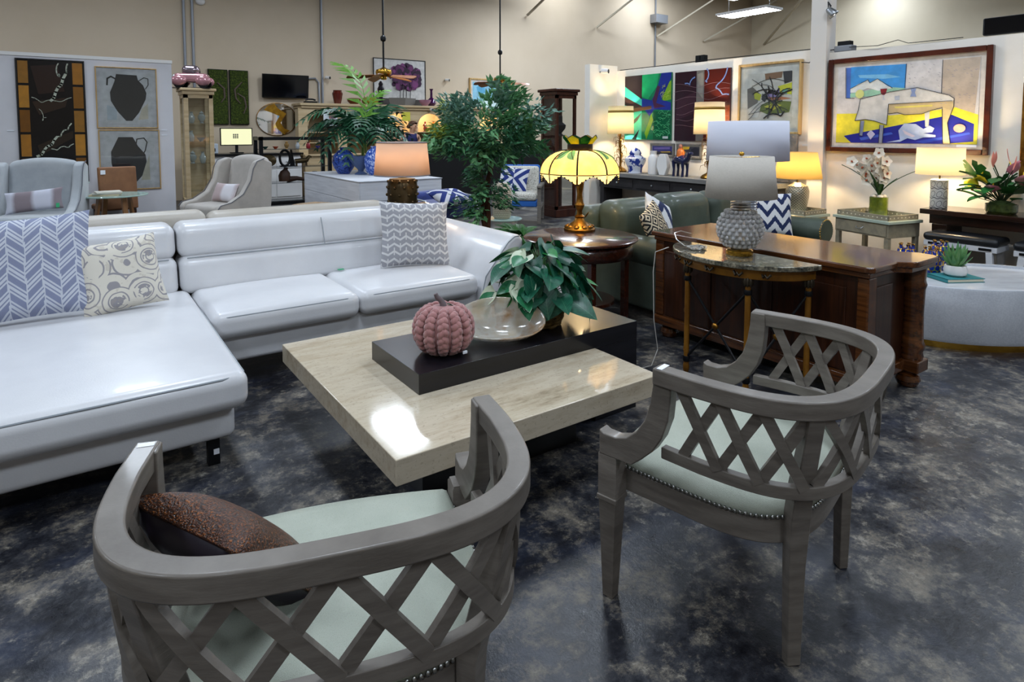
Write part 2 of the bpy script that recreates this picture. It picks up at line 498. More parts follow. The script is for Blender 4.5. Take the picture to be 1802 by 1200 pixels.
def pillow(name, label, w, h, t, m, loc, rot, group=None, piping=None):
    o = MB().pillow(w, h, t).build(name, m, None, 70)
    o.location = loc; o.rotation_euler = rot
    tag(o, label, 'pillow', group)
    return o
pillow('throw_pillow', 'large blue-grey pillow with an interlocking pale lattice on the chaise', .62, .60, .17, lattice_pillow_mat(), (-.24, 4.42, .78), (R(-20), R(-3), R(-4)))
pillow('throw_pillow', 'small cream paisley pillow leaning on the sofa chaise back', .44, .44, .14, paisley(), (.20, 4.37, .69), (R(-20), R(-6), R(6)))
pillow('throw_pillow', 'square grey and white woven pillow against the white sofa arm', .56, .52, .16, basket_weave('grey woven zigzag fabric', '#9c9ca2', '#d9d8d8', 11, 1.0, .15), (2.19, 4.47, .735), (R(-17), R(3), R(-12)))

# ================================================================ coffee table
def travertine():
    m, nt, b = newmat('polished travertine'); vec, _ = coords(nt)
    n1 = noise(nt, vec, 1.3, 8, .65, (1.2, 5.5, 5.5)); n2 = noise(nt, vec, 9, 6, .7, (1, 4, 4)); n3 = noise(nt, vec, 60, 4)
    c = ramp(nt, n1 * .7 + n2 * .3, [(.34, '#8f8069'), (.43, '#b7a890'), (.54, '#c7baa4'), (.66, '#aea08a')])
    c = mixc(nt, n3.gt(.62) * .35, c, '#8f836f')
    nt.links.new(c, b.inputs['Base Color']); b.inputs['Roughness'].default_value = .08
    b.inputs['Specular IOR Level'].default_value = .6
    return m
M_TRAV = travertine()
ct = thing('coffee_table', 'low square travertine coffee table with a black block set through it', 'coffee table', (0, 0, 0))
X(.88, 2.225, 1.965, 3.42, .302, .40).build('stone_slab', M_TRAV, ct, bev=.004)
X(1.19, 2.535, 2.405, 2.93, .40, .492).build('black_block', mat('black satin veneer', '#0b0b10', .3, 0, '#121219', 3, (1, 12, 12), coat=.25), ct, bev=.002)
X(2.228, 2.535, 2.405, 2.93, 0, .3995).build('end_support', MATS['black satin veneer'], ct, bev=.002)
X(1.15, 2.0, 2.3, 3.1, 0, .30).build('plinth', M_BLACK, ct)

# knitted pumpkin
M_KNIT = mat('pink chunky wool', '#b07f7c', .95, 0, '#9d6b69', 25, bump=.002, bs=180, sheen=.4)
pk = thing('knitted_pumpkin', 'dusty pink chunky-knit pumpkin with a grey stem on the coffee table', 'pumpkin', (1.42, 2.60, .492))
PR, PH = .134, .225
def pump(t, f, off=0):
    """f 0 bottom..1 top"""
    p = -PI / 2 + PI * (.06 + .88 * f)
    r = PR * (abs(math.cos(p)) ** .62) + off
    z = PH / 2 + PH / 2 * math.copysign(abs(math.sin(p)) ** .9, math.sin(p))
    return Vector((r * math.cos(t), r * math.sin(t), z))
MB().lathe([(max(.002, pump(0, i / 12).x - .014), pump(0, i / 12).z) for i in range(13)], 20).build('body', M_KNIT, pk)
nb = 12
for k in range(nb):
    g = MB()
    for lv in range(10):
        for sd in (-1, 1):
            t = 2 * PI * k / nb + sd * (PI / nb) * .48
            f = .05 + .9 * (lv + (.25 if sd > 0 else 0)) / 10.2
            p = pump(t, f, -.004); q = pump(t - sd * .15, min(1, f + .085), -.002)
            d = (q - p); L = d.length; d.normalize()
            w = max(.007, 2 * PI * math.hypot(p.x, p.y) / nb * .31)
            s0 = len(g.v)
            g.ball((0, 0, 0), (w * 1.05, w * .95, L * .78), 7, 5)
            g.xf(Matrix.Translation((p + q) / 2) @ d.to_track_quat('Z', 'Y').to_matrix().to_4x4(), s0)
    g.build('braid', M_KNIT, pk, 80)
MB().tube([(0, 0, PH - .03), (-.002, 0, PH + .005), (-.012, .004, PH + .025), (-.03, .01, PH + .042), (-.036, .012, PH + .058)], [.022, .017, .013, .012, .010], 8).build('stem', mat('grey wool', '#6d6264', .95, bump=.003, bs=120), pk, 70)
MB().surf(lambda u, v: (.012 + .04 * u, -.012 - .02 * math.sin(PI * u) * (v - .5), PH + .006 - .02 * u + .006 * math.sin(PI * u)), 6, 2).build('leaf', mat('dark green felt', '#17462f', .8), pk, solid=.002)
MB().box(.028, .05, -.137, -.130, .02, .032).build('label_tab', M_TAGW, pk)

# glass bowl with a tall swept rim
def bowl_fn(u, v):
    t = 2 * PI * u; s = v
    up = .5 + .5 * math.sin(t)
    h = .035 + .155 * up ** 1.5
    rr = .35 + .65 * min(1, s * 1.15) ** .7
    x = .235 * math.cos(t) * (s ** .62) * (1 + .0 * up); y = .12 * math.sin(t) * (s ** .62) * (1 - .35 * up * s * s)
    return (x, y, .004 + h * s ** 1.9)
m, nt, b = newmat('smoky iridescent glass')
b.inputs['Base Color'].default_value = hexc('#d8cfbd'); b.inputs['Roughness'].default_value = .12; b.inputs['Alpha'].default_value = .62; b.inputs['Coat Weight'].default_value = .6
b.inputs['Specular IOR Level'].default_value = .8
vec, _ = coords(nt)
nt.links.new(ramp(nt, noise(nt, vec, 7, 4), [(.35, '#cdbfa6'), (.5, '#d9d6cd'), (.65, '#b98f5e')]), b.inputs['Base Color'])
gb = MB().surf(bowl_fn, 48, 14, True).build('glass_bowl', m, None, 80, solid=.006)
gb.location = (1.73, 2.585, .497); gb.rotation_euler = (0, 0, R(-33))
tag(gb, 'smoky clear glass bowl with a swept rim behind the knitted pumpkin', 'bowl')

# leaves -----------------------------------------------------------
def leaf_mesh(name, m, L=.15, W=.085, curl=.03, fold=.02, heart=True, n=7):
    g = MB()
    def f(u, v):
        y = u
        if heart: w = W / 2 * (math.sin(PI * min(1, (u * .93 + .07)) ** .62) ** .85)
        else: w = W / 2 * math.sin(PI * (u * .96 + .04) ** .8)
        s = v * 2 - 1
        return (w * s, L * u - (abs(s) * .05 * L * (1 - u) if heart else 0), -curl * u * u + fold * abs(s) * (1 - u) * 1.0)
    g.surf(f, n, 4)
    return g.mesh(name, m, 80)
def leafmat(name, c1, c2, edge=None, W=.085, L=.15):
    m, nt, b = newmat(name); vec, (x, y, z) = coords(nt)
    n = noise(nt, vec, 30, 3)
    c = ramp(nt, n, [(.35, c1), (.65, c2)])
    if True:
        vein = x.ab().lt(.0012)
        side = (((y + x.ab() * .9) * 60).fr() - .5).ab().lt(.06)
        c = mixc(nt, vein.mx(side * .5) * .45, c, '#5f8f6a')
    if edge:
        u = y / L
        wloc = (u * PI).sin() * (W / 2)
        e = (x.ab() - wloc * .80 + n * .006).gt(.0)
        c = mixc(nt, e * .9, c, edge)
    nt.links.new(c, b.inputs['Base Color']); b.inputs['Roughness'].default_value = .38
    return m
LM = [leaf_mesh('pothos_leaf', leafmat('dark pothos green', '#0f4434', '#165c43'), .17, .12, .04, .02),
      leaf_mesh('pothos_leaf', leafmat('mid pothos green', '#1a6a2f', '#2c8440'), .14, .10, .03, .02),
      leaf_mesh('pothos_leaf', leafmat('variegated pothos green', '#1c6040', '#2e7d4f', '#cfd6bd', .105, .15), .15, .105, .025, .025)]
pot = thing('potted_pothos', 'leafy green pothos in a round wicker basket on the black block', 'plant', (2.06, 2.68, .492))
M_WICK = mat('dark wicker', '#4f3f22', .7, 0, '#8a6f3a', 40, bump=.004, bs=90)
MB().lathe([(.09, 0), (.118, .03), (.128, .08), (.125, .13), (.11, .13), (.11, .02), (.0, .02)], 24).build('basket', M_WICK, pot)
for i in range(7):
    z = .012 + i * .019; rr = .098 + .034 * math.sin(min(1, (z + .02) / .12) * PI / 2)
    MB().tube([(rr * math.cos(t) , rr * math.sin(t), z + .004 * math.sin(t * 9 + i * PI)) for t in arc(53, 0, 2 * PI * 53 / 54)], .0105, 6, True).build('woven_coil', M_WICK, pot)
MB().lathe([(.0, .118), (.11, .118)], 20).build('soil', mat('dark soil', '#1d150e', .95), pot)
rnd = random.Random(5)
stems = MB()
for i in range(98):
    t = rnd.uniform(0, 2 * PI); e = rnd.random() ** .8
    rad = .05 + .235 * e * rnd.uniform(.75, 1.05)
    zz = .15 + .30 * (1 - e * e) * rnd.uniform(.6, 1.05) + .10 * e * rnd.uniform(-.7, 1)
    p = Vector((rad * math.cos(t) * 1.0, rad * math.sin(t) * .85, zz))
    # screen-left side (camera left = -x,+y) carries the variegated leaves
    lft = (-p.x * .82 + p.y * .57)
    k = 2 if lft > .06 and rnd.random() < .85 else (1 if rnd.random() < .3 else 0)
    o = link('leaf', LM[k], pot)
    o.location = p
    o.rotation_euler = (R(rnd.uniform(-80, 5)) * (0.45 + .55 * e) + R(8), R(rnd.uniform(-40, 40)), t - PI / 2 + rnd.uniform(-.9, .9))
    sc = rnd.uniform(.8, 1.15); o.scale = (sc, sc, sc)
    stems.tube([(0.03 * math.cos(t), .03 * math.sin(t), .11), (p.x * .5, p.y * .5, max(.13, p.z * .9)), tuple(p)], .0022, 5)
stems.build('stems', mat('green stem', '#4d7a45', .5), pot)

# ================================================================ lattice barrel chairs
M_GREYW = mat('distressed grey painted wood', '#746d65', .42, 0, '#5f5851', 6, (1, 1, 6), bump=.0008, bs=40, coat=.12)
def glitter():
    m, nt, b = newmat('pale shimmering upholstery'); vec, _ = coords(nt)
    n = noise(nt, vec, 700, 2, .5); n2 = noise(nt, vec, 6, 3)
    nt.links.new(ramp(nt, n2, [(.3, '#a0a698'), (.7, '#adb2a4')]), b.inputs['Base Color'])
    nt.links.new(ramp(nt, n, [(.55, (.55, .55, .55, 1)), (.66, (.12, .12, .12, 1))]), b.inputs['Roughness'])
    b.inputs['Metallic'].default_value = .12
    addbump(nt, b, n, .0015, .6)
    return m
M_GLIT = glitter()
M_NAIL = mat('pewter nailhead', '#8f8f8c', .3, 1)
RZ0, RZ1 = .775, .828          # top rail
LZ0, LZ1 = .535, .572          # lower rail
def railpt(s, off=0.0, z=0):
    """s in [-1,1] along the U from the left arm tip round the back to the right arm tip"""
    a, b2, n = .412 + off, .518 + off, 3.2
    if abs(s) > .82:
        k = (abs(s) - .82) / .18
        return Vector((math.copysign(a - .010 * k, s), .0 - .14 + .14 * k, z))
    t = s / .82 * PI / 2
    x = a * math.copysign(abs(math.sin(t)) ** (2 / n), t); y = -.14 - (b2 - .14) * abs(math.cos(t)) ** (2 / n)
    return Vector((x, y, z))
def resample(fn, n):
    P = [fn(-1 + 2 * i / 600) for i in range(601)]
    L = [0]
    for i in range(600): L.append(L[-1] + (P[i + 1] - P[i]).length)
    out = []; j = 0
    for i in range(n + 1):
        d = L[-1] * i / n
        while j < 599 and L[j + 1] < d: j += 1
        k = (d - L[j]) / max(1e-9, L[j + 1] - L[j])
        out.append(P[j].lerp(P[j + 1], k))
    return out
def frame_at(P, f):
    x = f * (len(P) - 1); i = min(int(x), len(P) - 2); p = P[i].lerp(P[i + 1], x - i)
    d = (P[min(i + 2, len(P) - 1)] - P[max(i - 1, 0)]).normalized()
    return p, d
def sweep(g, P, prof):
    """rectangular profile [(normal offset, z)] swept along plan points P"""
    k = len(prof); vs = []
    for i, p in enumerate(P):
        d = (P[min(i + 1, len(P) - 1)] - P[max(i - 1, 0)]).normalized(); nrm = Vector((d.y, -d.x, 0))
        for o, z in prof: vs.append((p.x + nrm.x * o, p.y + nrm.y * o, p.z + z))
    fs = [(i * k + j, i * k + (j + 1) % k, (i + 1) * k + (j + 1) % k, (i + 1) * k + j) for i in range(len(P) - 1) for j in range(k)]
    fs += [tuple(range(k - 1, -1, -1)), tuple((len(P) - 1) * k + j for j in range(k))]
    g.add(vs, fs)
# where the rear legs meet the rail (fraction of the U from either tip)
TOPP = resample(lambda s: railpt(s), 96)
LOWP = resample(lambda s: railpt(s, -.022), 96)
FRAC_LEG = next(i for i, p in enumerate(TOPP) if p.y < -.3 and p.x > -.345) / 96
def lattice_chair():
    t = thing('lattice_back_chair', '', 'chair')
    g = MB(); sweep(g, TOPP, [(-.026, RZ0), (.026, RZ0), (.026, RZ1), (-.026, RZ1)])
    g.build('top_rail', M_GREYW, t, 40, bev=.006, seg=2)
    i0 = 1
    g = MB(); sweep(g, LOWP[i0:97 - i0], [(-.014, LZ0), (.014, LZ0), (.014, LZ1), (-.014, LZ1)])
    g.build('lower_rail', M_GREYW, t, 40, bev=.003, seg=1)
    # seat and apron
    def seatpt(s, off=0): 
        p = railpt(s, -.052 + off); 
        k = max(0, 1 - abs(p.y + .14) * 0)
        if abs(s) > .82: p.y = -.14 + (abs(s) - .82) / .18 * .33
        else: p.y = -.14 + (p.y + .14) * .84; p.x *= 1 if p.y > -.1 else (1 - .1 * ((-p.y - .1) / .36) ** 2)
        return p
    OUT = resample(lambda s: seatpt(s), 72)
    ap = [(p.x, p.y) for p in OUT]
    front = [(.36 - .72 * i / 12, .19 + .035 * math.sin(PI * i / 12)) for i in range(1, 12)]
    ring = ap + front
    n = len(ring); c0 = Vector((0, -.12))
    g = MB(); vs = []
    for zz, k in ((.355, .985), (.36, 1.0), (.428, 1.0), (.432, .985)):
        for x, y in ring: vs.append((c0.x + (x - c0.x) * k, c0.y + (y - c0.y) * k, zz))
    fs = [(i * n + j, i * n + (j + 1) % n, (i + 1) * n + (j + 1) % n, (i + 1) * n + j) for i in range(3) for j in range(n)]
    fs += [tuple(range(n - 1, -1, -1)), tuple(3 * n + j for j in range(n))]
    g.add(vs, fs); g.build('apron', M_GREYW, t, 40)
    g = MB(); vs = []; pr = [(.99, .432), (1.0, .445), (.985, .462), (.94, .478), (.8, .492), (.55, .502), (.3, .506), (.001, .507)]
    for k, zz in pr:
        for x, y in ring: vs.append((c0.x + (x - c0.x) * k, c0.y + (y - c0.y) * k, zz))
    fs = [(i * n + j, i * n + (j + 1) % n, (i + 1) * n + (j + 1) % n, (i + 1) * n + j) for i in range(len(pr) - 1) for j in range(n)]
    g.add(vs, fs); st = g.build('seat', M_GLIT, t, 60)
    g = MB()
    for p in resample(lambda s: seatpt(s, .004), 118): g.ball((p.x, p.y, .4395), .0062, 6, 4)
    nh = g.build('nailhead_trim', M_NAIL, t, 80); nh['kind'] = 'stuff'
    # rear legs: straight to the seat then raked back to the rail
    for sg in (-1, 1):
        f = FRAC_LEG if sg < 0 else 1 - FRAC_LEG
        p, d = frame_at(TOPP, f)
        foot = Vector((sg * .271, -.378)); 
        g = MB(); vs = []
        nrm = Vector((d.y, -d.x))
        rows = [(foot.x, foot.y, 0, .021), (foot.x * 1.0, foot.y, .30, .026), (foot.x * 1.01, foot.y - .005, .44, .03), (p.x * .4 + foot.x * .6, p.y * .35 + foot.y * .65, .56, .028), (p.x, p.y, RZ0 + .005, .024)]
        for x, y, z, w in rows:
            for a, bb in ((-1, -1), (1, -1), (1, 1), (-1, 1)):
                vs.append((x + d.x * a * w + nrm.x * bb * w * .8, y + d.y * a * w + nrm.y * bb * w * .8, z))
        k = 4; fs = [(i * k + j, i * k + (j + 1) % k, (i + 1) * k + (j + 1) % k, (i + 1) * k + j) for i in range(len(rows) - 1) for j in range(k)]
        fs += [(3, 2, 1, 0), tuple((len(rows) - 1) * k + j for j in range(k))]
        g.add(vs, fs); g.build('rear_leg', M_GREYW, t, 50, bev=.004, seg=1)
        # front leg: square tapered leg with collar and block
        x, y = sg * .385, .165
        g = MB(); vs = []
        for z, w in ((0, .019), (.335, .032), (.335, .037), (.35, .037), (.352, .034), (.49, .034), (.495, .03), (.50, .03)):
            for a, bb in ((-1, -1), (1, -1), (1, 1), (-1, 1)): vs.append((x + a * w + (0 if z > .2 else sg * .004), y + bb * w, z))
        fs = [(i * 4 + j, i * 4 + (j + 1) % 4, (i + 1) * 4 + (j + 1) % 4, (i + 1) * 4 + j) for i in range(7) for j in range(4)] + [(3, 2, 1, 0), (28, 29, 30, 31)]
        g.add(vs, fs); g.build('front_leg', M_GREYW, t, 40, bev=.003, seg=1)
        # arm support sweeping from the leg block up to the arm tip
        ax = sg * .397
        out = [(y + .03, .49), (y + .03, .575), (y + .005, .568), (y - .03, .572), (y - .075, .60), (y - .11, .66), (y - .125, .73), (.0, RZ1 - .004)]
        out[-1] = (.0, RZ1 - .003)
        inn = [(-.058, RZ0 + .01), (-.056, .73), (-.05, .67), (-.03, .61), (.0, .56), (.04, .52), (.075, .49)]
        out = [(y + .03, .49), (y + .03, .572), (y + .012, .563), (.135, .562), (.095, .575), (.06, .605), (.03, .65), (.012, .71), (.003, .77), (.0, RZ1 - .004)]
        g = MB().prism(out + [(-.055, RZ1 - .004)] + inn, ax - .024, ax + .024, 'x')
        g.build('arm_support', M_GREYW, t, 40, bev=.005, seg=2)
    # crossed lattice bars
    def cross(f0, f1, nx_):
        for q in range(nx_):
            for dr in (0, 1):
                a, b = f0 + (f1 - f0) * q / nx_, f0 + (f1 - f0) * (q + 1) / nx_
                if dr: a, b = b, a
                g = MB(); vs = []; N = 6
                for i in range(N + 1):
                    f = a + (b - a) * i / N
                    zz = LZ1 - .006 + (RZ0 + .012 - LZ1) * i / N
                    k = (zz - LZ0) / (RZ0 - LZ0)
                    p1, d = frame_at(TOPP, f); p2, _ = frame_at(LOWP, f)
                    p = p2.lerp(p1, k); nrm = Vector((d.y, -d.x, 0))
                    p = p + nrm * (.004 if dr else -.004)
                    step = (TOPP[1] - TOPP[0]).length * 96 * (b - a); hz = RZ0 - LZ1
                    L = math.hypot(step, hz); ux, uz = -hz / L, step / L      # in-plane normal of the bar
                    w = .0155
                    for o1, o2 in ((-1, -1), (1, -1), (1, 1), (-1, 1)):
                        vs.append((p.x + d.x * ux * w * o1 + nrm.x * .0085 * o2, p.y + d.y * ux * w * o1 + nrm.y * .0085 * o2, zz + uz * w * o1))
                fs = [(i * 4 + j, i * 4 + (j + 1) % 4, (i + 1) * 4 + (j + 1) % 4, (i + 1) * 4 + j) for i in range(N) for j in range(4)] + [(3, 2, 1, 0), tuple(N * 4 + j for j in range(4))]
                g.add(vs, fs); g.build('lattice_bar', M_GREYW, t, 40)
    cross(.055, FRAC_LEG - .008, 3); cross(FRAC_LEG + .015, 1 - FRAC_LEG - .015, 4); cross(1 - FRAC_LEG + .008, .945, 3)
    return t
ch1 = lattice_chair()
ch1['label'] = 'grey wooden lattice-back armchair with an empty pale shimmering seat and nailhead trim'
ch1['group'] = 'pair of lattice-back armchairs'
ch1.location = (1.835, 1.382, 0); ch1.rotation_euler = (0, 0, .239)
ch2 = dup(ch1, (.502, 1.531, 0), -.29, 'grey wooden lattice-back armchair holding a brown beaded pillow')
# price stickers
X(-.42, -.385, -.03, -.012, RZ1, RZ1 + .001).build('price_sticker', M_TAGW, ch2)
X(-.425, -.375, -.03, -.012, RZ1, RZ1 + .001).build('price_sticker', M_TAGW, ch1)
# beaded pillow in the left chair
def beads():
    m, nt, b = newmat('brown bead fringe'); vec, (x, y, z) = coords(nt)
    n = noise(nt, vec, 220, 2); 
    nt.links.new(ramp(nt, n, [(.38, '#1a0d07'), (.55, '#4a2410'), (.68, '#9a5a24')]), b.inputs['Base Color'])
    b.inputs['Roughness'].default_value = .3; addbump(nt, b, n, .006, .9)
    return m
bp = thing('beaded_pillow', 'dark brown pillow with a copper beaded front standing in the lattice chair', 'pillow', (.255, 1.47, .60))
bp.rotation_euler = Matrix(((.45, .66, -.60), (-.89, .33, -.31), (-.006, .67, .74))).normalized().to_euler()
MB().pillow(.35, .35, .13).build('cushion', [mat('dark satin backing', '#1c1420', .45)], bp, 70)
g = MB().pillow(.36, .36, .16)
h = len(g.v) // 2
g2 = MB(); n_ = 17
g2.v = g.v[h:] ; g2.f = [tuple(i - h for i in f) for f in g.f if min(f) >= h]; g2.mi = [0] * len(g2.f)
g2.build('beaded_front', beads(), bp, 70, solid=.01)
MB().tube([(.03 * math.cos(a), -.09, -.06 + .03 * math.sin(a)) for a in arc(15, 0, 2 * PI * 15 / 16)], .0025, 5, True).build('tag_ring', M_STEEL, bp)
MB().box(-.02, .02, -.093, -.09, -.125, -.095).build('green_tag', M_GREENTAG, bp)
# ================================================================ round side table and stained-glass lamp
M_MAHOG = wood('dark mahogany', '#2a120b', '#4a2213', .25, 5, 1, .5)
M_WALNUT = wood('figured walnut', '#271206', '#6a3c1a', .22, 9, 1, .5)
rt = thing('round_side_table', 'round dark mahogany side table under the stained-glass lamp', 'side table', (3.255, 3.705, 0))
MB().lathe([(.0, .69), (.435, .69), (.45, .70), (.45, .712), (.435, .72), (0, .72)], 48).build('table_top', M_MAHOG, rt)
MB().lathe([(.405, .58), (.405, .69)], 40, caps=False).build('apron', M_MAHOG, rt, solid=.02)
for k in range(4):
    a = PI / 4 + k * PI / 2 + .3
    c, s_ = math.cos(a) * .365, math.sin(a) * .365
    MB().prism([(c - .024, s_ - .024), (c + .024, s_ - .024), (c + .024, s_ + .024), (c - .024, s_ + .024)], 0, .69).build('leg', M_MAHOG, rt, bev=.004)
MB().lathe([(0, .2), (.27, .2), (.27, .225), (0, .225)], 32).build('lower_shelf', M_MAHOG, rt)
o = X(-.05, .05, -.028, .028, 0, .0015).build('price_card', M_TAGW); o.location = (3.12, 3.48, .7205); o.rotation_euler = (0, 0, .4)
tag(o, 'white price card lying on the round mahogany table', 'card')

tl = thing('stained_glass_lamp', 'lit stained-glass table lamp with a scalloped amber shade and gold base', 'lamp', (3.45, 3.94, .72))
MB().lathe([(0, 0), (.13, 0), (.135, .012), (.12, .025), (.09, .045), (.05, .075), (.035, .10), (.045, .115), (.025, .13), (.022, .16), (.034, .185), (.042, .21), (.03, .235), (.022, .30), (.032, .36), (.038, .40), (.026, .43), (.03, .45), (.0, .45)], 28).build('base', M_GOLD, tl)
for k in range(10):
    a = k * PI / 5
    MB().ball((.1 * math.cos(a), .1 * math.sin(a), .028), (.028, .028, .02), 8, 5).build('base_lobe', M_GOLD, tl)
MB().surf(lambda u, v: (.03 + .02 * math.sin(PI * u) * (v - .5) + .02 * u, -.03 - .03 * u, .10 + .055 * u), 5, 2).build('gold_leaf', M_GOLD, tl, solid=.003)
MB().ball((.02, -.03, .465), (.03, .03, .045), 12, 8).build('light_bulb', mat('glowing bulb', '#ffffff', .5, emit='#ffe2b0', es=40), tl)
MB().tube([(0, 0, .45), (0, 0, .76)], .006, 6).build('rod', M_GOLD, tl)
M_AMB = shade_mat('amber slag glass', '#ffdf9c', .8, '#f6cd7c')
M_AMB2 = shade_mat('pale slag glass', '#fff0c0', .8, '#f3d995')
M_GRN = shade_mat('green slag glass', '#2f7a3c', .75, '#1c5a2c')
M_YEL = shade_mat('yellow slag glass', '#e6d64a', .75, '#c9c040')
M_TEAL = shade_mat('teal slag glass', '#6fb0a0', .7, '#4a8f88')
M_LEAD = mat('dark bronze leading', '#1a1410', .5, .6)
ZT, ZB = .665, .478
def dome(t, f):
    r = .10 + .225 * math.sin(f * PI / 2) ** .9
    z = ZT - (ZT - ZB) * (1 - math.cos(f * PI / 2)) ** .95
    return r, z
NP = 8
def dpt(k, u, f):
    t = 2 * PI * (k + u) / NP; r, z = dome(t, f); r *= 1 + .03 * math.sin(PI * u) * f
    return Vector((r * math.cos(t), r * math.sin(t), z))
for k in range(NP):
    MB().surf(lambda u, v: dpt(k, .03 + .94 * u, v), 6, 7).build('amber_panel', M_AMB, tl, 80)
    MB().tube([dpt(k, 0, i / 8) for i in range(9)], .007, 6).build('leading', M_LEAD, tl)
    # pointed skirt pane with beaded edging
    zz = lambda u: ZB - .006 - .07 * abs(2 * u - 1) ** 1.2
    def sk(u, v, k=k):
        p = dpt(k, .03 + .94 * u, 1); return Vector((p.x * (1 - .02 * v), p.y * (1 - .02 * v), ZB + (zz(u) - ZB) * v))
    MB().surf(sk, 8, 3).build('skirt_pane', M_AMB2, tl, 80)
    g = MB()
    for i in range(9):
        q = sk(i / 8, 1); g.ball(tuple(q), .0075, 6, 4)
    g.tube([sk(i / 8, 0) for i in range(9)], .004, 5)
    g.build('bronze_edging', M_LEAD, tl, 80)
    # teal leaf inlay at the top of every other rib
    if k % 2 == 0:
        for sd in (-1, 1):
            def lf(u, v, k=k, sd=sd):
                uu = sd * (.02 + .34 * u - .26 * (v - .5) * math.sin(PI * u)); f = .04 + .52 * u + .30 * (v - .5) * math.sin(PI * u)
                t = 2 * PI * (k + .5 + uu) / NP; r, z = dome(t, f); r *= 1.036
                return Vector((r * math.cos(t), r * math.sin(t), z + .005))
            MB().surf(lf, 6, 3).build('teal_inlay', M_TEAL, tl, 80)
            MB().tube([lf(i / 6, .5) * 1.003 for i in range(7)], .0025, 5).build('inlay_vein', M_LEAD, tl)
MB().lathe([(.098, ZT - .004), (.102, ZT + .01), (.102, ZT + .05), (.1, ZT + .055)], 32, caps=False).build('crown_band', M_LEAD, tl, solid=.006)
for k in range(NP):
    def cr(u, v, k=k):
        t = 2 * PI * (k + .03 + .94 * u) / NP; r = .1 + .04 * v; zt = .075 * v * (1 - .35 * abs(2 * u - 1))
        return (r * math.cos(t), r * math.sin(t), ZT + .053 + zt)
    MB().surf(cr, 4, 2).build('crown_pane', M_GRN if k % 2 else M_YEL, tl, 80, solid=.003)
    MB().tube([cr(i / 6, 1) for i in range(7)], .003, 5).build('crown_edge', M_LEAD, tl)
bulb(tl, (0, 0, .54), 11, (1, .72, .36), .035)

# ================================================================ green leather sofa
M_GLEA = mat('green leather', '#3b443a', .48, 0, '#485247', 4, bump=.0015, bs=90, coat=.1)
gs = thing('leather_sofa', 'dark green leather sofa with rolled arms behind the walnut sideboard', 'sofa', (0, 0, 0))
MB().rbox(3.95, 6.2, 3.38, 4.55, .1, .32, .03).build('base', M_GLEA, gs, 60)
for i in range(3):
    a = 4.03 + i * .68
    MB().rbox(a, a + .675, 3.3, 4.15, .31, .47, .06, .02).build('seat_cushion', M_GLEA, gs, 60)
    MB().rbox(a + (-.02 if i == 0 else 0), a + .675, 4.02, 4.36, .45, .90 + (.0, .02, .01)[i], .13, 0, 8, lean(.12, .5)).build('back_cushion', M_GLEA, gs, 60)
MB().rbox(3.9, 6.25, 4.3, 4.58, .1, .84, .1, 0, 8).build('back_frame', M_GLEA, gs, 60)
for a, b in ((3.76, 4.04), (6.03, 6.31)):
    ar = MB().rbox(a + .04, b - .04, 3.34, 4.5, .08, .52, .03).build('arm', M_GLEA, gs, 60)
    c = (a + b) / 2
    MB().tube([(c, 3.29, .535), (c, 3.31, .535), (c, 4.5, .535)], [.115, .13, .13], 20).build('arm_roll', M_GLEA, ar, 50)
    g = MB()
    for k in range(22):
        t = -.5 + k * (PI + 1.0) / 21
        g.ball((c + .118 * math.cos(t), 3.298, .535 + .118 * math.sin(t)), .008, 6, 4)
    for k in range(11):
        for sx in (a + .06, b - .06): g.ball((sx, 3.336, .10 + k * .032), .008, 6, 4)
    nh = g.build('nailhead_trim', M_BRASS, ar, 80); nh['kind'] = 'stuff'
for x, y in ((3.95, 3.45), (6.1, 3.45), (3.95, 4.45), (6.1, 4.45)):
    MB().lathe([(.03, 0), (.045, .03), (.045, .1)], 12, (x, y, 0)).build('foot', M_MAHOG, gs)
def kilim():
    m, nt, b = newmat('black cream kilim'); vec, (x, y, z) = coords(nt)
    d = ((x * 8).fr() - .5).ab() + ((z * 8).fr() - .5).ab()
    f = (d * 3.4).fr().gt(.5)
    nt.links.new(mixc(nt, f, '#17151a', '#d9c8aa'), b.inputs['Base Color']); b.inputs['Roughness'].default_value = .9
    return m
def ikat(name, k=5.0, c1='#dfe0e2', c2='#1d2c56'):
    m, nt, b = newmat(name); vec, (x, y, z) = coords(nt)
    n = noise(nt, vec, 40, 3, .5, (3, 1, .6))
    zz = (x * k).pp(.5) * 1.5
    f = ((z * k * 1.25 + zz + n * .25).fr()).gt(.55)
    nt.links.new(mixc(nt, f, c1, c2), b.inputs['Base Color']); b.inputs['Roughness'].default_value = .9
    return m
pillow('throw_pillow', 'black and cream diamond kilim pillow at the left end of the green sofa', .36, .36, .12, kilim(), (4.06, 3.66, .735), (R(-20), R(-18), R(24)))
pillow('throw_pillow', 'navy and white ikat pillow tilted behind the kilim pillow', .42, .42, .13, ikat('navy ikat', 3.2), (4.32, 3.84, .74), (R(-22), R(24), R(8)))
pillow('throw_pillow', 'navy and white zigzag pillow against the right arm of the green sofa', .46, .46, .14, ikat('navy chevron', 6.2), (5.78, 3.66, .70), (R(-14), R(4), R(-28)))

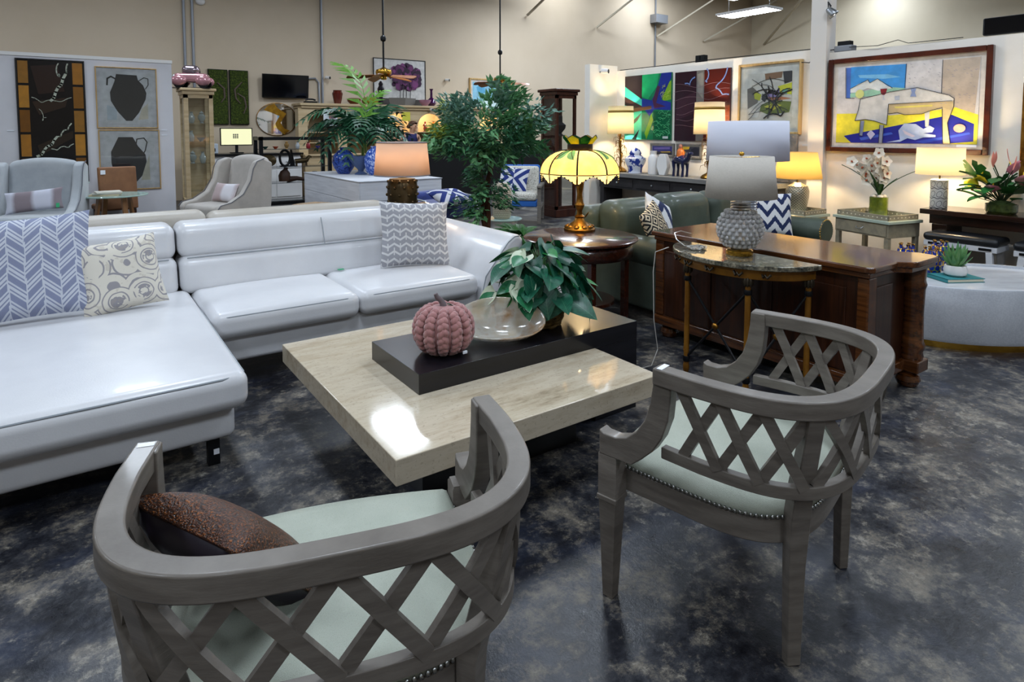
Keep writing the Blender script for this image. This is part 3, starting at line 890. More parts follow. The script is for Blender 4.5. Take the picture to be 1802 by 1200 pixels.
# ================================================================ walnut sideboard
sb = thing('walnut_sideboard', 'dark walnut sideboard with a shaped top, turned columns and bun feet', 'sideboard', (0, 0, 0))
top = [(3.53, 3.22), (3.53, 1.66), (3.56, 1.625), (3.80, 1.625), (3.835, 1.63), (3.87, 1.60), (3.89, 1.57), (3.93, 1.555), (4.20, 1.56), (4.245, 1.60), (4.25, 1.70), (4.2, 1.76), (4.19, 3.05), (4.24, 3.1), (4.24, 3.22)]
MB().prism(top, .765, .80).build('table_top', M_WALNUT, sb, bev=.009, seg=3)
ins = [(3.57 if x < 3.6 else x - .03 if x > 4.1 else x, max(y + .035, 1.66) if y < 2 else y - .03) for x, y in top]
MB().prism([(3.545, 3.2), (3.545, 1.645), (3.83, 1.645), (3.9, 1.58), (4.22, 1.58), (4.22, 3.2)], .735, .765).build('cornice', M_WALNUT, sb, bev=.006)
M_WALD = wood('dark walnut panel', '#1c0c05', '#40200f', .28, 8, 2, .4)
X(3.57, 4.17, 1.69, 3.17, .10, .735).build('carcass', M_WALD, sb, bev=.004)
for a, b in ((1.78, 2.2), (2.24, 2.66), (2.70, 3.10)):
    X(3.562, 3.572, a, b, .18, .66).build('back_panel', M_WALD, sb, bev=.004)
X(3.545, 4.2, 1.665, 3.2, .10, .17).build('plinth_moulding', M_WALNUT, sb, bev=.01)
X(3.56, 3.66, 1.655, 1.72, .17, .735).build('corner_pilaster', M_WALNUT, sb, bev=.01)
X(3.56, 3.6, 3.12, 3.2, .17, .735).build('corner_pilaster', M_WALNUT, sb, bev=.01)
X(3.70, 3.90, 1.678, 1.692, .24, .66).build('end_panel', M_WALD, sb, bev=.004)
for y in (1.66, 3.12):
    MB().lathe([(.06, .17), (.066, .19), (.06, .215), (.07, .24), (.072, .26), (.062, .28), (.058, .45), (.062, .60), (.07, .63), (.062, .655), (.066, .735)], 20, (4.13, y, 0)).build('column', M_WALNUT, sb)
    MB().box(4.06, 4.2, y - .07, y + .07, .10, .172).build('column_plinth', M_WALNUT, sb, bev=.008)
for x, y in ((4.12, 1.67), (4.12, 3.12), (3.64, 3.12), (3.64, 1.74)):
    MB().lathe([(.03, 0), (.055, .008), (.07, .04), (.062, .07), (.04, .085), (.045, .10)], 20, (x, y, 0)).build('bun_foot', M_WALNUT, sb)

# ================================================================ half-round marble table
def granite():
    m, nt, b = newmat('grey green marble'); vec, _ = coords(nt)
    n1 = noise(nt, vec, 14, 8, .7); n2 = noise(nt, vec, 70, 4)
    c = ramp(nt, n1 * .6 + n2 * .4, [(.36, '#1b1c19'), (.47, '#4c4a41'), (.55, '#76705f'), (.66, '#a89f8a')])
    nt.links.new(c, b.inputs['Base Color']); b.inputs['Roughness'].default_value = .08
    return m
M_OCH = mat('ochre gilt', '#8a5c16', .42, .35, '#6b430d', 8)
dm = thing('half_round_table', 'half-round table with a marble top, gilt legs and black crossed braces', 'side table', (3.47, 2.36, 0))
def half(rx, ry, n=28): return [(-rx * math.cos(t), ry * math.sin(t)) for t in arc(n, -PI / 2, PI / 2)]
MB().prism(half(.40, .49), .755, .785).build('marble_top', granite(), dm, bev=.006, seg=3)
MB().prism(half(.365, .455), .695, .755).build('apron', M_OCH, dm, bev=.004)
LEGS = [half(.345, .435, 30)[i] for i in (1, 10, 20, 29)]
for (x, y) in LEGS:
    lg = MB().lathe([(.012, 0), (.02, .02), (.02, .05), (.0165, .06), (.0165, .70)], 14, (x, y, 0)).build('leg', M_OCH, dm)
    MB().lathe([(.021, .075), (.023, .08), (.023, .105), (.021, .11)], 14, (x, y, 0)).build('lower_collar', M_BLKMETAL, lg)
    MB().lathe([(.021, .60), (.023, .605), (.023, .625), (.021, .63)], 14, (x, y, 0)).build('upper_collar', M_BLKMETAL, lg)
    g = MB()
    for k in range(7):
        a = k * 2 * PI / 7; g.ball((x + .02 * math.cos(a), y + .02 * math.sin(a), .675), (.012, .012, .028), 6, 5)
    g.build('leaf_capital', mat('dark bronze', '#3c3428', .45, .6), lg)
for i in range(3):
    (x0, y0), (x1, y1) = LEGS[i], LEGS[i + 1]
    MB().tube([(x0, y0, .615), (x1, y1, .1)], .008, 8).build('cross_brace', M_BLKMETAL, dm)
    MB().tube([(x1, y1, .615), (x0, y0, .1)], .008, 8).build('cross_brace', M_BLKMETAL, dm)
    MB().ball(((x0 + x1) / 2 - .004, (y0 + y1) / 2, .357), (.016, .022, .022), 10, 6).build('rosette', M_GOLD, dm)
for k, t in enumerate((-.75, -.4, .0, .4, .75)):
    x, y = -.372 * math.cos(t), .462 * math.sin(t)
    MB().tube([(x, y - .03, .735), (x - .008, y - .012, .715), (x - .01, y, .73), (x - .008, y + .012, .715), (x, y + .03, .735)], .008, 6).build('scroll_mount', MATS['dark bronze'], dm)

# crystal lamp
M_CRY = mat('crystal glass', '#ffffff', .06, trans=.62, ior=1.38, coat=.6)
cl = thing('crystal_lamp', 'table lamp with a hobnail crystal globe base and tall linen shade', 'lamp', (3.35, 2.33, .786))
MB().lathe([(0, 0), (.078, 0), (.082, .008), (.08, .028), (.07, .034), (0, .034)], 28).build('foot', M_BRASS, cl)
MB().lathe([(.05, .034), (.085, .06), (.122, .11), (.13, .155), (.12, .21), (.09, .255), (.05, .28)], 32).build('globe', M_CRY, cl, 60)
g = MB()
for i in range(9):
    f = .08 + .86 * i / 8; z = .045 + .235 * f
    rr = .131 * math.sin(PI * (.12 + .76 * f)) ** .62
    n_ = 20
    for j in range(n_):
        a = (j + .5 * (i % 2)) * 2 * PI / n_
        g.ball((rr * math.cos(a), rr * math.sin(a), z), (.0145, .0145, .0145), 7, 5)
hb = g.build('hobnails', M_CRY, cl, 80); hb['kind'] = 'stuff'
MB().tube([(0, 0, .03), (0, 0, .40)], .008, 8).build('rod', M_BRASS, cl)
MB().lathe([(.02, .28), (.06, .283), (.06, .292), (.03, .296), (.06, .30), (.06, .309), (.03, .313), (.06, .317), (.06, .326), (.03, .33), (.02, .345)], 24).build('crystal_neck', M_CRY, cl)
MB().lathe([(.03, .345), (.035, .36), (.02, .385), (.012, .42)], 16).build('socket', M_BRASS, cl)
M_LINEN = mat('grey linen shade', '#cdc6bc', .9, 0, '#c2bbb1', 60, (1, 1, 8), bump=.0006, bs=200)
MB().lathe([(.212, .355), (.186, .607)], 48, caps=False).build('lamp_shade', M_LINEN, cl, 80, solid=.003)
for k in range(3):
    a = k * 2 * PI / 3
    MB().tube([(0, 0, .60), (.186 * math.cos(a), .186 * math.sin(a), .60)], .0025, 5).build('shade_spoke', M_BRASS, cl)
MB().tube([(0, 0, .42), (0, 0, .605)], .003, 6).build('harp', M_BRASS, cl)
MB().ball((0, 0, .622), (.017, .017, .014), 10, 6).build('finial', M_BRASS, cl)
cord = MB()
pts = []
for i in range(60):
    a = i * .55
    pts.append((3.27 + .055 * math.cos(a) * (1 + .3 * math.sin(i * 1.7)), 2.585 + .03 * math.sin(a * 1.0) + .02 * math.sin(i * .9), .792 + .012 * (.5 + .5 * math.sin(i * 1.3))))
pts += [(3.24, 2.66, .80), (3.25, 2.74, .83), (3.3, 2.80, .86), (3.4, 2.83, .86), (3.5, 2.82, .835)]
cord.tube(pts, .0035, 5)
tag(cord.build('lamp_cord', mat('clear plastic cord', '#b9b5ae', .25, coat=.4)), 'coil of clear lamp cord lying on the marble half-round table', 'cord')
tag(MB().tube([(3.2, 2.76, .78), (3.16, 2.84, .74), (3.12, 2.82, .62), (3.11, 2.80, .30), (3.13, 2.78, .1), (3.05, 2.76, .012), (2.95, 2.78, .006)], .0035, 5).build('lamp_cord', MATS['clear plastic cord']), 'clear lamp cord hanging down beside the gilt table leg', 'cord')

# white drum lamp on the sideboard
wl = thing('drum_shade_lamp', 'tall lamp with a wide plain white drum shade and ribbed glass base', 'lamp', (3.83, 2.62, .80))
MB().lathe([(0, 0), (.08, 0), (.08, .02), (0, .02)], 24).build('foot', M_BRASS, wl)
rp = [(.05, .02)]
for i in range(22): rp += [(.075, .03 + i * .018), (.066, .039 + i * .018)]
MB().lathe(rp + [(.03, .43)], 28).build('ribbed_glass_body', mat('ribbed glass', '#cfd8e6', .08, trans=.5, ior=1.3, coat=.5), wl)
MB().tube([(0, 0, .02), (0, 0, .8)], .008, 8).build('rod', M_BRASS, wl)
M_WSH = shade_mat('white paper shade', '#eff1fb', .35)
MB().lathe([(.272, .545), (.262, .815)], 56, caps=False).build('lamp_shade', M_WSH, wl, 80, solid=.003)
MB().lathe([(.0, .80), (.262, .80)], 56).build('diffuser', M_WSH, wl)

# ================================================================ white oval drum coffee table and its things
def plaster():
    m, nt, b = newmat('white faux plaster'); vec, _ = coords(nt)
    n1 = noise(nt, vec, 3, 6); n2 = noise(nt, vec, 90, 3)
    nt.links.new(ramp(nt, n1 * .6 + n2 * .4, [(.35, '#a9adb5'), (.6, '#c3c6cc')]), b.inputs['Base Color']); b.inputs['Roughness'].default_value = .7
    addbump(nt, b, n2, .001)
    return m
dt = thing('drum_coffee_table', 'white oval drum coffee table with a tray rim and brass plinth', 'coffee table', (5.62, 1.82, 0), R(-28))
DX, DY = .74, .46
MB().lathe([(1.0, .055), (1.02, .08), (1.0, .43), (.985, .445), (.955, .445), (.95, .425), (0, .425)], 64, sx=DX, sy=DY).build('drum', plaster(), dt, 30)
MB().lathe([(0, .4255), (.94, .4255)], 64, sx=DX, sy=DY).build('marble_inset', mat('white marble', '#d5d6d9', .15, 0, '#c0c0c2', 2.5, (1, 3, 1)), dt)
MB().lathe([(.93, 0), (.93, .056)], 64, sx=DX, sy=DY).build('plinth', M_BRASS, dt)
bk = thing('book', 'flat teal hardback book under the small succulent', 'book', (5.42, 1.90, .427), R(-30))
g = MB().box(-.15, .15, -.105, .105, 0, .004).box(-.15, .15, -.105, .105, .024, .028).box(-.15, -.144, -.105, .105, 0, .028)
g.build('cover', mat('teal cloth', '#2c7c80', .7), bk)
X(-.144, .143, -.1, .1, .004, .024).build('pages', mat('book pages', '#d8cfb8', .9), bk)
sp = thing('potted_succulent', 'spiky green succulent in a white bowl on the teal book', 'plant', (5.42, 1.90, .455))
MB().lathe([(0, 0), (.05, 0), (.07, .015), (.078, .045), (.07, .08), (.062, .082), (.058, .07), (0, .07)], 28).build('pot', M_WHITEP, sp)
M_SUC = mat('succulent green', '#3f7a4a', .5, 0, '#6f9a5c', 18)
for i in range(22):
    a = i * 2.4; el = R(35 + 50 * (i / 22)); L = .10 + .07 * (i / 22)
    d = Vector((math.cos(a) * math.cos(el), math.sin(a) * math.cos(el), math.sin(el)))
    p0 = Vector((math.cos(a) * .025, math.sin(a) * .025, .07))
    MB().tube([p0, p0 + d * L * .4 + Vector((0, 0, .004)), p0 + d * L * .8 + Vector((0, 0, .014)), p0 + d * L + Vector((0, 0, .022))], [.012, .016, .009, .001], 6, flat=.4).build('leaf', M_SUC, sp)
def honey():
    m, nt, b = newmat('cobalt and gold honeycomb'); vec, (x, y, z) = coords(nt)
    at = x.op('ARCTAN2', y)
    u = at * (10 / (2 * PI)); v = z * 26
    row = v.fl(); uu = (u + row.md(2) * .5).fr() - .5; vv = v.fr() - .5
    e = (uu.ab() * 1.1).mx(vv.ab() * .75 + uu.ab() * .55)
    f = e.gt(.43)
    nt.links.new(mixc(nt, f, '#12277f', '#d4a94c'), b.inputs['Base Color'])
    nt.links.new((f * .9).k, b.inputs['Metallic']); b.inputs['Roughness'].default_value = .15
    return m
M_HON = honey()
for i, (x, y, hh, lb) in enumerate(((5.36, 2.22, .22, 'cobalt and gold honeycomb vase at the rear edge of the drum table'), (5.47, 2.08, .2, 'cobalt and gold honeycomb vase just behind the small succulent'), (5.72, 2.12, .22, 'cobalt and gold honeycomb vase furthest back on the drum table'))):
    v = thing('honeycomb_vase', lb, 'vase', (x, y, .43), i * .7, 'honeycomb vases on the drum table')
    MB().lathe([(0, 0), (.055, 0), (.066, .02), (.07, hh * .55), (.055, hh * .78), (.02, hh * .9)], 24).build('body', M_HON, v)
    for k in range(5):
        a = k * 2 * PI / 5; q = (.045 * math.cos(a), .045 * math.sin(a))
        MB().lathe([(.026, hh * .72), (.018, hh * .88), (.010, hh * .94), (.010, hh)], 10, (q[0], q[1], 0)).build('neck', M_HON, v)
        MB().lathe([(.010, hh), (.0135, hh + .004), (.0135, hh + .010), (.009, hh + .012)], 10, (q[0], q[1], 0)).build('gold_lip', M_BRASS, v)

# ================================================================ right partition wall group
dc = thing('console_table', 'long dark wooden console table against the white right partition', 'console', (0, 0, 0))
M_ESP = wood('espresso wood', '#1a0e09', '#3a2014', .22, 5, 1, .5)
X(6.82, 7.28, .6, 2.72, .735, .785).build('table_top', M_ESP, dc, bev=.006)
X(6.9, 7.25, .65, 2.66, .64, .735).build('apron', M_ESP, dc)
for y in (.7, 2.5): X(6.88, 7.25, y, y + .13, 0, .64).build('end_support', M_ESP, dc, bev=.004)
M_BSEAT = mat('black leather seat', '#16181c', .35, coat=.2)
M_CHALK = mat('white chalk paint', '#cfd0d3', .5, 0, '#bfc1c6', 9)
def bench(y0, y1, label):
    t = thing('bench_stool', label, 'stool', (6.86, (y0 + y1) / 2, 0), 0, 'white framed benches under the console')
    w = (y1 - y0) / 2
    MB().rbox(-.16, .16, -w, w, .50, .575, .035, .01).build('seat', M_BSEAT, t, 60)
    X(-.15, .15, -w + .01, w - .01, .45, .50).build('seat_frame', M_CHALK, t, bev=.004)
    for sy in (-1, 1):
        for sx in (-1, 1):
            MB().bar((sx * .13, sy * (w - .07), .45), (sx * .15, sy * (w - .03), 0), .05, .045, (1, 0, 0)).build('leg', M_CHALK, t, bev=.003)
        p = X(-.157, -.15, sy * (w - .10) - .05, sy * (w - .10) + .05, .465, .488).build('black_bracket', M_BLKMETAL, t, bev=.004)
    X(-.012, .012, -w + .08, w - .08, .16, .2).build('stretcher', M_CHALK, t)
    return t
bench(2.03, 2.64, 'white bench with a black leather seat under the console below the scribble lamp')
bench(1.28, 1.93, 'white bench with a black seat at the right edge below the flower arrangement')

def scribble():
    m, nt, b = newmat('white ceramic with black loops'); vec, (x, y, z) = coords(nt)
    u = x.op('ARCTAN2', y) * (8 / (2 * PI)); v = (z / .095).fr() - .5
    uu = (u + v * .35).fr() - .5
    d = ((uu * uu * 3.0 + v * v * 5.0) - .42).ab()
    base = (v + .42 - (u * 2 * PI).sin() * .06).ab().lt(.035)
    f = d.lt(.06).mx(base)
    nt.links.new(mixc(nt, f, '#e4e2dc', '#1c1c22'), b.inputs['Base Color']); b.inputs['Roughness'].default_value = .3
    return m
M_SHW = shade_mat('cream lamp shade', '#fff6e4', .93)
M_SHY = shade_mat('yellow linen shade', '#f0dcaa', .85)
M_SHP = shade_mat('peach linen shade', '#dfc9b6', .6)
sl = thing('table_lamp', 'lit lamp with a white shade and black loops scribbled on its cylinder base', 'lamp', (6.99, 2.62, .786))
MB().lathe([(0, 0), (.072, 0), (.075, .005), (.075, .28), (.06, .288), (0, .288)], 28).build('base', scribble(), sl)
MB().tube([(0, 0, .288), (0, 0, .40)], .008, 8).build('stem', M_BRASS, sl)
MB().lathe([(.205, .335), (.20, .60)], 44, caps=False).build('lamp_shade', M_SHW, sl, 80, solid=.003)
MB().ball((0, 0, .44), (.03, .03, .04), 12, 8).build('light_bulb', MATS['glowing bulb'], sl)
bulb(sl, (0, 0, .45), 34, (1, .78, .48))

# tropical flower arrangement
fa = thing('flower_arrangement', 'tropical arrangement of monstera, pink anthuriums and yellow lilies in a low bowl', 'flowers', (7.03, 2.12, .786))
MB().lathe([(0, .0), (.11, .0), (.125, .02), (.125, .085), (.115, .085), (.115, .015), (0, .015)], 28).build('bowl', mat('moss filled glass', '#4c5a26', .2, 0, '#2d3a18', 30, coat=.6), fa)
MB().ball((0, 0, .07), (.11, .11, .05), 14, 6).build('moss', mat('green moss', '#38491c', .95, bump=.01, bs=60), fa)
M_LG = mat('deep leaf green', '#1d5527', .4, 0, '#2f7a35', 8); M_PK = mat('pink anthurium', '#d9738c', .25, 0, '#e79aa6', 12); M_YL = mat('yellow lily', '#f2cf2a', .45); M_PO = mat('coral petal', '#e58a78', .4)
def blade(L, W, curl, n=8, pw=1.0): 
    return MB().surf(lambda u, v: (W * math.sin(PI * (u * .97 + .03) ** pw) * (v - .5), L * u, -curl * u * u + abs(v - .5) * .3 * W), n, 4)
rnd = random.Random(3)
stems = MB()
def on_stem(par, g, m, name, p, el, az, roll=0, start=(0, 0, .08)):
    o = g.build(name, m, par, 80); o.location = p; o.rotation_euler = (el, roll, az)
    stems.tube([start, (p[0] * .5, p[1] * .5, p[2] * .8), p], .004, 5)
    return o
# monstera leaf: a broad blade cut by slits
def monstera():
    g = MB(); out = []
    for i in range(41):
        t = -PI * .92 + 2 * PI * .92 * i / 40
        r = .14 * (1 - .25 * math.cos(t) * -1) * (1 if i % 5 else .45)
        out.append((r * math.sin(t), .10 - r * math.cos(t) * 1.0, .02 * math.cos(t)))
    c = len(out); vs = out + [(0, .0, 0)]
    g.add(vs, [(i, i + 1, c) for i in range(c - 1)])
    return g
for p, el, az in (((-.05, .17, .33), R(60), R(60)), ((.02, .05, .24), R(50), R(160)), ((-.05, -.1, .2), R(30), R(120))):
    on_stem(fa, monstera(), M_LG, 'monstera_leaf', p, el, az)
for p, el, az in (((-.14, .02, .20), R(35), R(95)), ((-.10, -.18, .27), R(50), R(110)), ((-.03, -.08, .36), R(70), R(150))):
    o = on_stem(fa, blade(.15, .13, .03, 8, .8), M_PK, 'anthurium', p, el, az)
    MB().tube([(0, .05, .01), (0, .08, .05), (0, .10, .075)], [.006, .006, .003], 6).build('spadix', M_YL, o)
for p, az in (((-.08, .15, .22), 1.2), ((-.09, .09, .28), 2.0), ((-.05, .22, .20), .6)):
    o = MB().lathe([(.008, 0), (.016, .04), (.032, .08), (.05, .10)], 14, caps=False).build('yellow_lily', M_YL, fa, 80, solid=.002)
    o.location = p; o.rotation_euler = (R(45), 0, az + PI / 2); stems.tube([(0, 0, .08), p], .004, 5)
for i in range(5):
    a = rnd.uniform(0, 2 * PI); p = (-.02 + .1 * math.cos(a), -.03 + .1 * math.sin(a), .40 + .08 * rnd.random())
    on_stem(fa, blade(.13, .03, -.02), M_PO, 'coral_petal', p, R(70), a)
for i in range(30):
    a = rnd.uniform(0, 2 * PI); p = (.12 * math.cos(a) - .03, .17 * math.sin(a), .12 + .2 * rnd.random())
    on_stem(fa, blade(.17, .10, .04), M_LG, 'leaf', p, R(rnd.uniform(-20, 40)), a - PI / 2)
stems.build('stems', mat('dark stem', '#2c3a1c', .5), fa)

# tray tables
M_CHAMP = mat('distressed champagne paint', '#a3987f', .5, .15, '#8a8270', 14)
M_TEALP = mat('pale green edge paint', '#a9b5a6', .5)
def tray_table(cx, cy, w, d, z, rz, label, drawer):
    t = thing('tray_top_table', label, 'side table', (cx, cy, 0), rz)
    X(-d / 2, d / 2, -w / 2, w / 2, z - .03, z).build('table_top', M_TEALP, t, bev=.004)
    X(-d / 2 + .02, d / 2 - .02, -w / 2 + .02, w / 2 - .02, z - .17, z - .03).build('drawer_case', M_CHAMP, t, bev=.003)
    if drawer:
        dr = X(-d / 2 + .012, -d / 2 + .02, -w / 2 + .04, w / 2 - .04, z - .155, z - .045).build('drawer', M_CHAMP, t, bev=.003)
        MB().tube([(-d / 2 + .008, -.04, z - .085), (-d / 2 - .012, -.03, z - .10), (-d / 2 - .014, .0, z - .107), (-d / 2 - .012, .03, z - .10), (-d / 2 + .008, .04, z - .085)], .004, 6).build('bail_handle', M_STEEL, dr)
    for sx in (-1, 1):
        for sy in (-1, 1):
            MB().box(sx * (d / 2 - .045) - .022, sx * (d / 2 - .045) + .022, sy * (w / 2 - .045) - .022, sy * (w / 2 - .045) + .022, 0, z - .17).build('leg', M_CHAMP, t, bev=.003)
    # pierced gallery
    for (x0, x1, y0, y1) in ((-d / 2 + .03, d / 2 - .03, -w / 2 + .03, -w / 2 + .042), (-d / 2 + .03, d / 2 - .03, w / 2 - .042, w / 2 - .03), (-d / 2 + .03, -d / 2 + .042, -w / 2 + .03, w / 2 - .03), (d / 2 - .042, d / 2 - .03, -w / 2 + .03, w / 2 - .03)):
        gl = X(x0, x1, y0, y1, z, z + .055).build('gallery_rail', M_CHAMP, t, bev=.002)
        g = MB(); L = max(x1 - x0, y1 - y0); n_ = int(L / .05)
        for k in range(n_):
            f = (k + .5) / n_
            if x1 - x0 > y1 - y0: g.ball((x0 + (x1 - x0) * f, (y0 + y1) / 2, z + .028), (.013, .008, .013), 8, 5)
            else: g.ball(((x0 + x1) / 2, y0 + (y1 - y0) * f, z + .028), (.008, .013, .013), 8, 5)
        b_ = g.build('pierced_dots', mat('cream cutout', '#e6dcc4', .6), gl); b_['kind'] = 'stuff'
    return t
tray_table(6.82, 3.12, .66, .48, .655, R(-14), 'pale painted tray-top table with one drawer under the orchids', True)
tray_table(6.86, 4.06, .62, .46, .60, R(-4), 'pale painted tray-top table under the silver lamp beside the green sofa', False)
# silver diamond lamp
def silverdiam():
    m, nt, b = newmat('silver quilted ceramic'); vec, (x, y, z) = coords(nt)
    u = x.op('ARCTAN2', y) * (11 / PI); v = z * 34
    f = (((u + v).fr() - .5).ab()).mx(((u - v).fr() - .5).ab())
    nt.links.new(ramp(nt, f, [(.30, '#8c8676'), (.46, '#e0d8c2')]), b.inputs['Base Color'])
    b.inputs['Metallic'].default_value = .7; b.inputs['Roughness'].default_value = .3
    addbump(nt, b, f, .006)
    return m
sv = thing('table_lamp', 'lit lamp with a yellow linen shade and quilted silver jar base', 'lamp', (6.86, 4.02, .601))
MB().lathe([(0, 0), (.085, 0), (.10, .03), (.125, .18), (.128, .25), (.11, .31), (.06, .335), (.04, .35)], 32).build('base', silverdiam(), sv)
MB().tube([(0, 0, .35), (0, 0, .5)], .008, 8).build('stem', M_BRASS, sv)
MB().lathe([(.26, .40), (.20, .70)], 44, caps=False).build('lamp_shade', M_SHY, sv, 80, solid=.003)
MB().ball((0, 0, .5), (.03, .03, .04), 12, 8).build('light_bulb', MATS['glowing bulb'], sv)
bulb(sv, (0, 0, .52), 20, (1, .74, .40))
# orchids
oc = thing('potted_orchid', 'cream orchids with arching leaves in a moss-filled glass vase', 'plant', (6.90, 3.14, .656))
MB().lathe([(0, 0), (.085, 0), (.088, .01), (.088, .20)], 28).build('vase', mat('vase of green moss', '#65701f', .15, 0, '#4b5518', 20, coat=.6), oc)
for i in range(5):
    a = i * 1.9
    MB().ball((.05 * math.cos(a), .05 * math.sin(a), .205), (.035, .03, .022), 8, 6).build('pebble', mat('pale pebble', '#b9b0a4', .6), oc)
M_OL = mat('orchid leaf', '#24401f', .4, 0, '#395a2b', 10); M_OF = mat('cream orchid petal', '#ead9bf', .5, 0, '#f2e9d8', 20); M_OC = mat('rust orchid lip', '#a8502a', .5)
for a, L, out in ((1.9, .42, .36), (-1.3, .42, .40), (1.7, .30, .22), (2.6, .30, .12), (-1.0, .22, .16), (1.2, .34, .08), (-2.2, .24, .10), (.4, .3, .1)):
    d = (math.cos(a), math.sin(a))
    def lf(u, v, d=d, L=L, out=out):
        w = .055 * math.sin(PI * (u * .95 + .05) ** .8) * (v - .5)
        return (d[0] * out * u ** 1.4 - d[1] * w, d[1] * out * u ** 1.4 + d[0] * w, .2 + L * (u - .25 * u * u * out / .4) + abs(v - .5) * .01)
    MB().surf(lf, 10, 2).build('leaf', M_OL, oc, 80, solid=.003)
pet = MB()
for k in range(5):
    a = k * 2 * PI / 5 + .3; s0 = len(pet.v)
    pet.surf(lambda u, v: (.034 * math.sin(PI * (u * .9 + .1)) * (v - .5) * 1.2, .042 * u, .008 * u), 4, 2); pet.xf(Matrix.Rotation(a, 4, 'Z'), s0)
PETM = pet.mesh('orchid_petals', M_OF, 80); LIPM = MB().ball((0, -.002, .008), (.007, .010, .008), 8, 5).mesh('orchid_lip', M_OC, 80)
rnd = random.Random(8)
spk = MB()
for k, (dx, dy) in enumerate(((-.06, .18), (-.04, .10), (-.03, -.02), (-.05, -.08), (.02, .03))):
    ps = [Vector((dx * f ** 1.5 * 1.2, dy * f ** 1.5 * 1.2, .2 + (.36 + .05 * (k % 3)) * f)) for f in (0, .25, .5, .75, 1)]
    spk.tube(ps, .003, 5)
    for j in range(6):
        f = .5 + .1 * j; i = min(3, int(f * 4)); p = ps[i].lerp(ps[i + 1], f * 4 - i) if f < 1 else ps[4]
        o = link('blossom', PETM, oc); o.location = p + Vector((rnd.uniform(-.03, .01), rnd.uniform(-.03, .03), rnd.uniform(-.01, .02)))
        o.rotation_euler = (R(rnd.uniform(60, 100)), rnd.uniform(0, 6), R(-60 + rnd.uniform(-40, 40)))
        sc = rnd.uniform(1.2, 1.6); o.scale = (sc, sc, sc)
        q = link('lip', LIPM, o)
spk.build('flower_spikes', M_OL, oc)
# ================================================================ pictures
PCOL = {}
def pc(h, rough=.6):
    return mat('paint ' + h, h, rough, 0, '#%02x%02x%02x' % tuple(max(0, min(255, int(int(h[i:i + 2], 16) * .86 + 6))) for i in (1, 3, 5)), 9)
def picture(name, label, W, H, loc, rz, fmat=None, fw=.04, fd=.04, matw=0, matc='#e6e2dc', bg='#d8d2cf', layers=(), cat='painting', group=None, gloss=.6, glass=False):
    """origin at the middle of the lower rear edge, facing local -Y"""
    t = thing(name, label, cat, loc, rz, group)
    if fmat:
        for x0, x1, z0, z1 in ((-W / 2, -W / 2 + fw, 0, H), (W / 2 - fw, W / 2, 0, H), (-W / 2 + fw, W / 2 - fw, 0, fw), (-W / 2 + fw, W / 2 - fw, H - fw, H)):
            X(x0, x1, -fd, 0, z0, z1).build('frame_rail', fmat, t, bev=min(.008, fw * .2))
    a = fw if fmat else 0
    if matw:
        X(-W / 2 + a, W / 2 - a, -fd * .5, 0, a, H - a).build('mat_board', pc(matc), t); a += matw
    w, h = W - 2 * a, H - 2 * a
    y = -fd * .5 - .004 if (fmat or matw) else -fd
    g = MB(); ms = [pc(bg, gloss)]
    g.box(-w / 2, w / 2, y, -.001 if not matw else y + .003, a, a + h)
    k = 0
    for L in layers:
        m = pc(L[0], gloss) if isinstance(L[0], str) else L[0]
        if m not in ms: ms.append(m)
        g.cur = ms.index(m); k += 1; yy = y - .0004 * k
        if L[1] == 'line':
            pts = L[3]; wd = L[2]
            for i in range(len(pts) - 1):
                p = Vector((pts[i][0] * w, pts[i][1] * h)); q = Vector((pts[i + 1][0] * w, pts[i + 1][1] * h)); d = q - p
                if d.length < 1e-6: continue
                nn = Vector((-d.y, d.x)).normalized() * wd / 2; d = d.normalized() * wd * .3
                g.add([(-w / 2 + c.x, yy, a + c.y) for c in (p - d - nn, q + d - nn, q + d + nn, p - d + nn)], [(0, 1, 2, 3)])
        else:
            g.add([(-w / 2 + u * w, yy, a + v * h) for u, v in L[1]], [tuple(range(len(L[1])))])
    g.build('canvas', ms, t, 0)
    if glass: X(-w / 2 - matw, w / 2 + matw, y - .012, y - .010, fw, H - fw).build('glass_pane', M_PANE, t)
    return t
def circ(u, v, r, asp=1, n=16): return [(u + r * math.cos(2 * PI * i / n), v + r * asp * math.sin(2 * PI * i / n)) for i in range(n)]
def wig(p0, p1, amp, n, k=1, ph=0):
    return [(p0[0] + (p1[0] - p0[0]) * i / n + amp * math.sin(ph + k * 2 * PI * i / n), p0[1] + (p1[1] - p0[1]) * i / n + amp * math.cos(ph + k * 2 * PI * i / n)) for i in range(n + 1)]
